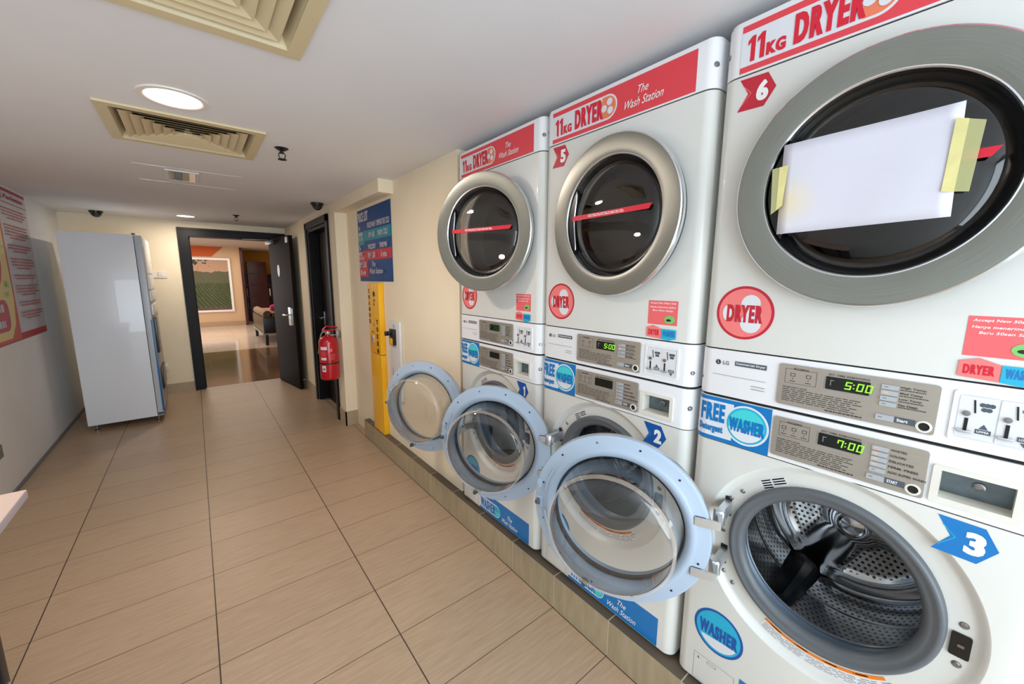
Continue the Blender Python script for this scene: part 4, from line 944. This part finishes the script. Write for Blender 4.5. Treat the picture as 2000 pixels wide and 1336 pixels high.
# ------------------------------------------------------------------ wall-side objects
# change machine
t = thing('token_machine', (XW - .002, 3.415, .158), 'tall narrow yellow change and token machine below the price list', 'token machine')
DY = .246; FD = .043
mb = MB(); mb.box(-FD, 0, -DY, 0, .002, .690, 'yellow_box', bev=.003); mb.build('lower_cabinet', t)
mb = MB(); mb.box(-FD, 0, -DY, 0, .696, 1.285, 'yellow_box', bev=.003); up = mb.build('upper_door', t)
d = Decal(.0004)
for k, ch in enumerate('CHANGE'): d.text(ch, .012, 1.236 - .051 * k - .036, .040, 1.236 - .051 * k, 'ink_black', .045)
for k, ch in enumerate('TOKEN'): d.text(ch, .176, .985 - .060 * k - .040, .206, .985 - .060 * k, 'ink_black', .045)
d.poly(circ(.145, 1.195, .022, 20), 'ink_black').rect(.128, 1.178, .158, 1.192, 'teal_cloth').rect(.135, 1.13, .160, 1.155, 'ink_grey').text('RM1', .132, 1.10, .160, 1.12, 'ink_black', .02).text('IN', .07, .868, .10, .885, 'ink_black', .02)
d.build('lettering', lambda u, v, l: Vector((-FD - l, -u, v)), up)
mb = MB(); mb.box(-FD - .006, -FD, -.09, -.055, .775, .845, 'chrome', bev=.003); mb.build('coin_tray', up)
mb = MB(); mb.lathe([(.009, 0), (.008, .005), (0, .006)], 'steel_screw', Matrix.Translation((-FD, -.115, .938)) @ Matrix.Rotation(pi, 4, 'Z'), 18); mb.build('lock', up)
# white metal panel with coin device
t = thing('wall_panel', (XW - .002, 3.03, .5), 'narrow white metal box with a black coin device on the cream wall', 'electric box')
mb = MB(); mb.box(-.020, 0, -.20, 0, .03, .655, 'white_metal', bev=.004); bd = mb.build('housing', t)
d = Decal(.0004); d.rect(.046, .20, .054, .28, 'ink_grey').rect(.15, .20, .158, .28, 'ink_grey').text('C', .088, .605, .108, .628, 'ink_black', .03); d.build('slots', lambda u, v, l: Vector((-.020 - l, -u, v)), bd)
mb = MB(); mb.box(-.045, -.020, -.135, -.055, .47, .595, 'black_plastic', bev=.006); mb.box(-.075, -.045, -.06, -.035, .54, .575, 'black_plastic', bev=.006); dv = mb.build('coin_device', t)
mb = MB(); mb.box(-.047, -.045, -.125, -.07, .475, .525, 'yellow_box', bev=.0005); mb.build('device_label', dv)

# fire extinguisher hanging on the pillar
t = thing('fire_extinguisher', (.975, 4.09, .50), 'red fire extinguisher hung on the pillar beside the dark door', 'fire extinguisher')
UP = Matrix.Rotation(-pi / 2, 4, 'Y')
mb = MB(); mb.lathe([(0, .004), (.078, 0), (.086, .008), (.088, .02), (.088, .36), (.084, .385), (.070, .408), (.045, .425), (.022, .432), (.022, .445), (0, .446)], 'red_paint', UP, 48); bd = mb.build('cylinder', t, smooth=45)
mb = MB(); mb.lathe([(.0885, .157), (.0890, .160), (.0890, .168), (.0885, .171)], 'ink_black', UP, 48); mb.build('band', bd)
mb = MB(); mb.lathe([(.022, .44), (.026, .45), (.026, .47), (.015, .478), (0, .479)], 'chrome', UP, 20); mb.build('valve', t)
mb = MB(); mb.box(-.05, .075, -.012, .012, .475, .488, 'red_paint', bev=.003); mb.tube([(-.04, 0, .488), (-.01, 0, .52), (.04, 0, .515), (.09, 0, .50)], .008, 'red_paint', 8); mb.build('lever', t)
mb = MB(); mb.tube([(-.02, .0, .47), (-.045, .01, .465), (-.055, .04, .43), (-.045, .16, .32), (-.03, .30, .21)], .0065, 'hose_grey', 10); mb.build('hose', t)
mb = MB(); mb.box(.080, .114, -.02, .02, .40, .47, 'steel_screw', bev=.003); mb.box(.02, .085, -.008, .008, .425, .437, 'steel_screw', bev=.002); mb.build('wall_bracket', t)
def cyl(ca, rr):
    return lambda u, v, l: Vector(((rr + l) * cos(ca + u / rr), (rr + l) * sin(ca + u / rr), v))
d = Decal(.0005); CUT2 = [-.09 + .01 * k for k in range(19)]
d.rect(-.065, .085, -.025, .145, 'label_white').rect(-.058, .10, -.032, .12, 'ink_grey').rect(-.07, .20, -.015, .225, 'label_white').rect(-.07, .30, -.005, .33, 'label_white')
d.lines(-.07, .235, -.01, .29, 5, 'pink', .3, 2).lines(.005, .20, .07, .26, 6, 'pink', .3, 3).rect(.02, .28, .04, .31, 'pink')
dd = d.build('instructions', cyl(-pi / 2 - .35, .088), bd, cuts=CUT2)

# vending machine, seen from its side
t = thing('vending_machine', (-.915, 5.33, 0), 'tall pale vending machine turned sideways in the far left corner', 'vending machine')
mb = MB(); mb.box(0, .500, 0, .86, .065, 1.885, 'vend_side', bev=.006); mb.build('cabinet', t)
mb = MB(); mb.box(.503, .556, .003, .857, .10, 1.880, 'vend_trim', bev=.01); dr = mb.build('front_door', t)
mb = MB(); mb.box(.545, .560, -.003, .012, .11, 1.06, 'vend_blue', bev=.002); mb.build('blue_trim', dr)
for k, (z0, z1, dp) in enumerate(((1.52, 1.78, .006), (1.36, 1.50, .010), (1.24, 1.34, .012), (1.10, 1.20, .014))):
    mb = MB(); mb.box(.556, .556 + dp, .10, .76, z0, z1, 'strip_white', bev=.003); mb.build('display_window', dr)
mb = MB(); mb.box(.556, .574, .15, .40, .70, 1.06, 'black_plastic', bev=.006); mb.build('payment_module', dr)
mb = MB(); mb.box(.556, .572, .2, .66, .30, .52, 'black_plastic', bev=.006); mb.build('delivery_flap', dr)
mb = MB(); mb.box(.49, .515, .01, .05, 1.885, 1.90, 'black_fitting', bev=.003); mb.build('top_hinge', t)
for x, y in ((.05, .06), (.50, .06), (.05, .80), (.50, .80)):
    mb = MB(); mb.lathe([(0, 0), (.020, 0), (.020, .008), (.008, .012), (.008, .066)], 'steel_screw', Matrix.Translation((x, y, 0)) @ UP, 16); mb.build('foot', t)
mb = MB(); mb.box(.0, .55, .02, .84, .062, .067, 'vend_trim'); mb.build('base_plate', t, smooth=0)

# switches, sockets
def switch(x, label, n):
    t = thing('light_switch', (x, YF, 1.513), label, 'light switch', 'white switches beside the far doorway')
    mb = MB(); mb.box(-.04, .04, -.010, -.0005, -.04, .04, 'plastic_white', bev=.003); pl = mb.build('plate', t)
    for k in range(n):
        a = -.026 + .052 * (k + .5) / n; mb = MB(); mb.box(a - .010, a + .010, -.014, -.009, -.018, .018, 'strip_white', bev=.002); mb.build('rocker', pl)
switch(-.378, 'white light switch right beside the vending machine', 1); switch(-.292, 'white light switch nearer to the far doorway', 1)
t = thing('power_socket', (-.392, YF, .35), 'white wall socket low on the far wall with a plug in it', 'power socket')
mb = MB(); mb.box(-.043, .043, -.010, -.0005, -.043, .043, 'plastic_white', bev=.003); mb.box(.018, .032, -.014, -.009, .005, .03, 'strip_white', bev=.001); mb.build('plate', t)
mb = MB(); mb.box(-.022, .022, -.045, -.0005, -.028, .018, 'white_metal', bev=.006); mb.tube([(0, -.035, -.02), (.008, -.05, -.12), (.0, -.06, -.22), (-.04, -.08, -.30), (-.09, -.15, -.338), (-.13, -.30, -.342)], .005, 'cable', 8)
o = mb.build('power_plug', loc=(-.392, YF - .0105, .35)); tag(o, 'plug with grey cable in the far wall socket', 'plug')
t = thing('power_socket', (XL, 3.985, .34), 'grey-edged wall socket low on the left wall at the picture edge', 'power socket')
mb = MB(); mb.box(.0005, .011, -.045, .045, -.042, .042, 'ink_grey', bev=.003); mb.build('plate', t)

# counter at lower left
t = thing('counter_table', (-.80, 1.42, 0), 'pale folding counter with a dark end leg at the lower left', 'table')
mb = MB(); mb.box(-.298, .285, -.62, .61, .722, .750, 'counter_edge', bev=.002); tp = mb.build('tabletop', t)
mb = MB(); mb.box(-.296, .283, -.618, .608, .7501, .7512, 'counter_top'); mb.build('laminate', tp, smooth=0)
for y in (.30, -.45):
    mb = MB(); mb.box(-.28, .25, y, y + .04, .0, .721, 'leg_dark', bev=.004); lg = mb.build('leg_panel', t)
    mb = MB(); mb.box(.235, .262, y - .008, y + .0, .25, .28, 'chrome', bev=.003); mb.build('leg_catch', lg)

# ------------------------------------------------------------------ lounge seen through the doorway
mb = MB(); mb.box(-3.2, 1.24, 15.15, 15.3, 0, 2.42, 'lounge_wall'); mb.box(-3.2, -3.1, 6.72, 15.15, 0, 2.42, 'lounge_wall'); mb.box(4.1, 4.2, 6.72, 18, 0, 2.42, 'lounge_wall')
mb.prism([(-3.1, 2.12), (.49, 2.12), (.80, 2.42), (-3.1, 2.42)], 0, .004, 'lounge_orange', T=Matrix.Translation((0, 15.148, 0)) @ Matrix.Rotation(pi / 2, 4, 'X'))
mb.box(-3.2, -1.22, 6.6, 6.72, 0, 2.42, 'lounge_wall'); mb.box(1.33, 4.2, 6.6, 6.72, 0, 2.42, 'lounge_wall')
struct(mb.build('wall_lounge', smooth=0), 'tan lounge wall with an orange slanted band')
mb = MB(); mb.box(1.24, 4.1, 17.0, 17.15, 0, 2.42, 'lounge_yellow'); mb.box(1.14, 1.24, 15.3, 17.0, 0, 2.42, 'lounge_yellow'); struct(mb.build('wall_alcove', smooth=0), 'yellow wall of the lounge alcove')
mb = MB(); mb.box(-3.2, 4.2, 6.72, 18, 2.42, 2.5, 'lounge_ceiling'); mb.box(-3.1, 4.1, 6.72, 6.76, 2.184, 2.42, 'lounge_ceiling'); struct(mb.build('ceiling', smooth=0), 'beige lounge ceiling beyond the doorway')
mb = MB(); mb.box(-3.1, 1.24, 15.13, 15.15, 0, .14, 'lounge_skirting'); struct(mb.build('baseboard_lounge', smooth=0))
mb = MB(); mb.box(1.20, 1.27, 15.10, 15.32, 0, 2.42, 'maroon_wood'); struct(mb.build('trim_3', smooth=0), 'dark brown corner post of the lounge wall')
t = thing('framed_picture', (.09, 15.148, 0), 'large white-framed print of green crop rows on the lounge wall', 'picture')
mb = MB(); mb.plate([(-.85, .45), (.845, .45), (.845, 2.08), (-.85, 2.08)], [[(-.79, .51), (.785, .51), (.785, 2.02), (-.79, 2.02)]], 0, .04, lambda a, b, d: Vector((a, -d, b)), 'picture_frame_white'); mb.build('frame', t, smooth=0)
mb = MB(); mb.box(-.79, .785, -.02, -.001, .51, 2.02, 'landscape_print'); mb.build('print', t, smooth=0)
t = thing('bookcase', (1.80, 16.2, 0), 'maroon wooden shelf unit in the lounge alcove', 'bookcase')
mb = MB(); mb.box(-.34, .22, 0, .35, 0, 2.04, 'maroon_wood', bev=.004); mb.build('centre_column', t)
for z in (.45, .85, 1.25, 1.62):
    mb = MB(); mb.box(-.55, .9, -.01, .34, z, z + .03, 'maroon_wood'); mb.build('shelf', t, smooth=0)
mb = MB(); mb.box(-.53, .88, .33, .35, 0, 1.62, 'leather_black'); mb.build('back_panel', t, smooth=0)
rnd = random.Random(2)
for k in range(10):
    x = -.50 + .15 * (k % 2) * .6 if k < 4 else .26 + .1 * (k - 4); z = (.48, .88, 1.28)[k % 3]
    mb = MB(); hh = rnd.uniform(.16, .26); mb.box(0, .035, 0, .16, 0, hh, ('label_white', 'cushion_tan', 'poster_red', 'teal_cloth')[k % 4], bev=.002)
    o = mb.build('book', loc=(1.80 + x, 16.25, z + .003)); tag(o, 'small book standing on the maroon lounge shelves', 'book', 'books on the lounge shelves')
t = thing('lounge_bench', (1.12, 10.2, 0), 'black leather bench with a tan cushion seen through the doorway', 'bench')
mb = MB(); mb.box(0, .75, 0, 1.9, .27, .62, 'leather_black', bev=.03); mb.build('bench_body', t)
mb = MB(); mb.box(-.02, .76, -.01, 1.91, .235, .27, 'panel_metal'); mb.build('base_rail', t, smooth=0)
for x, y in ((.02, .02), (.67, .02), (.02, 1.82), (.67, 1.82)):
    mb = MB(); mb.box(x, x + .06, y, y + .06, 0, .24, 'leather_black', bev=.003); mb.build('leg', t)
mb = MB(); mb.tube([(.10, .03, .68), (.10, 1.87, .68)], .085, 'cushion_tan', 20); mb.box(.12, .74, .03, 1.87, .60, .72, 'cushion_tan', bev=.03); mb.build('cushion', t)
def heap(name, loc, sx, sy, sz, m, label, cat, seed):
    rnd = random.Random(seed); bm = bmesh.new(); bmesh.ops.create_icosphere(bm, subdivisions=3, radius=1)
    ph = [rnd.uniform(0, 6) for _ in range(6)]
    for v in bm.verts:
        c = v.co; f = 1 + .18 * sin(c.x * 5 + ph[0]) + .14 * sin(c.y * 7 + ph[1]) + .12 * sin(c.z * 6 + c.x * 4 + ph[2]); c = c * f
        v.co = Vector((c.x * sx, c.y * sy, max(c.z, -.35) * sz + .35 * sz))
    me = bpy.data.meshes.new(name); bm.to_mesh(me); bm.free(); me.materials.append(MATS[m]); me.shade_smooth()
    o = bpy.data.objects.new(name, me); COL.objects.link(o); o.location = loc; tag(o, label, cat)
heap('folded_cloth', (1.52, 10.80, .735), .17, .22, .14, 'pink_cloth', 'bright pink cloth heaped on the lounge bench', 'cloth', 3)
heap('small_cushion', (1.66, 10.38, .735), .10, .10, .11, 'teal_cloth', 'small teal cushion beside the pink cloth on the bench', 'cushion', 5)
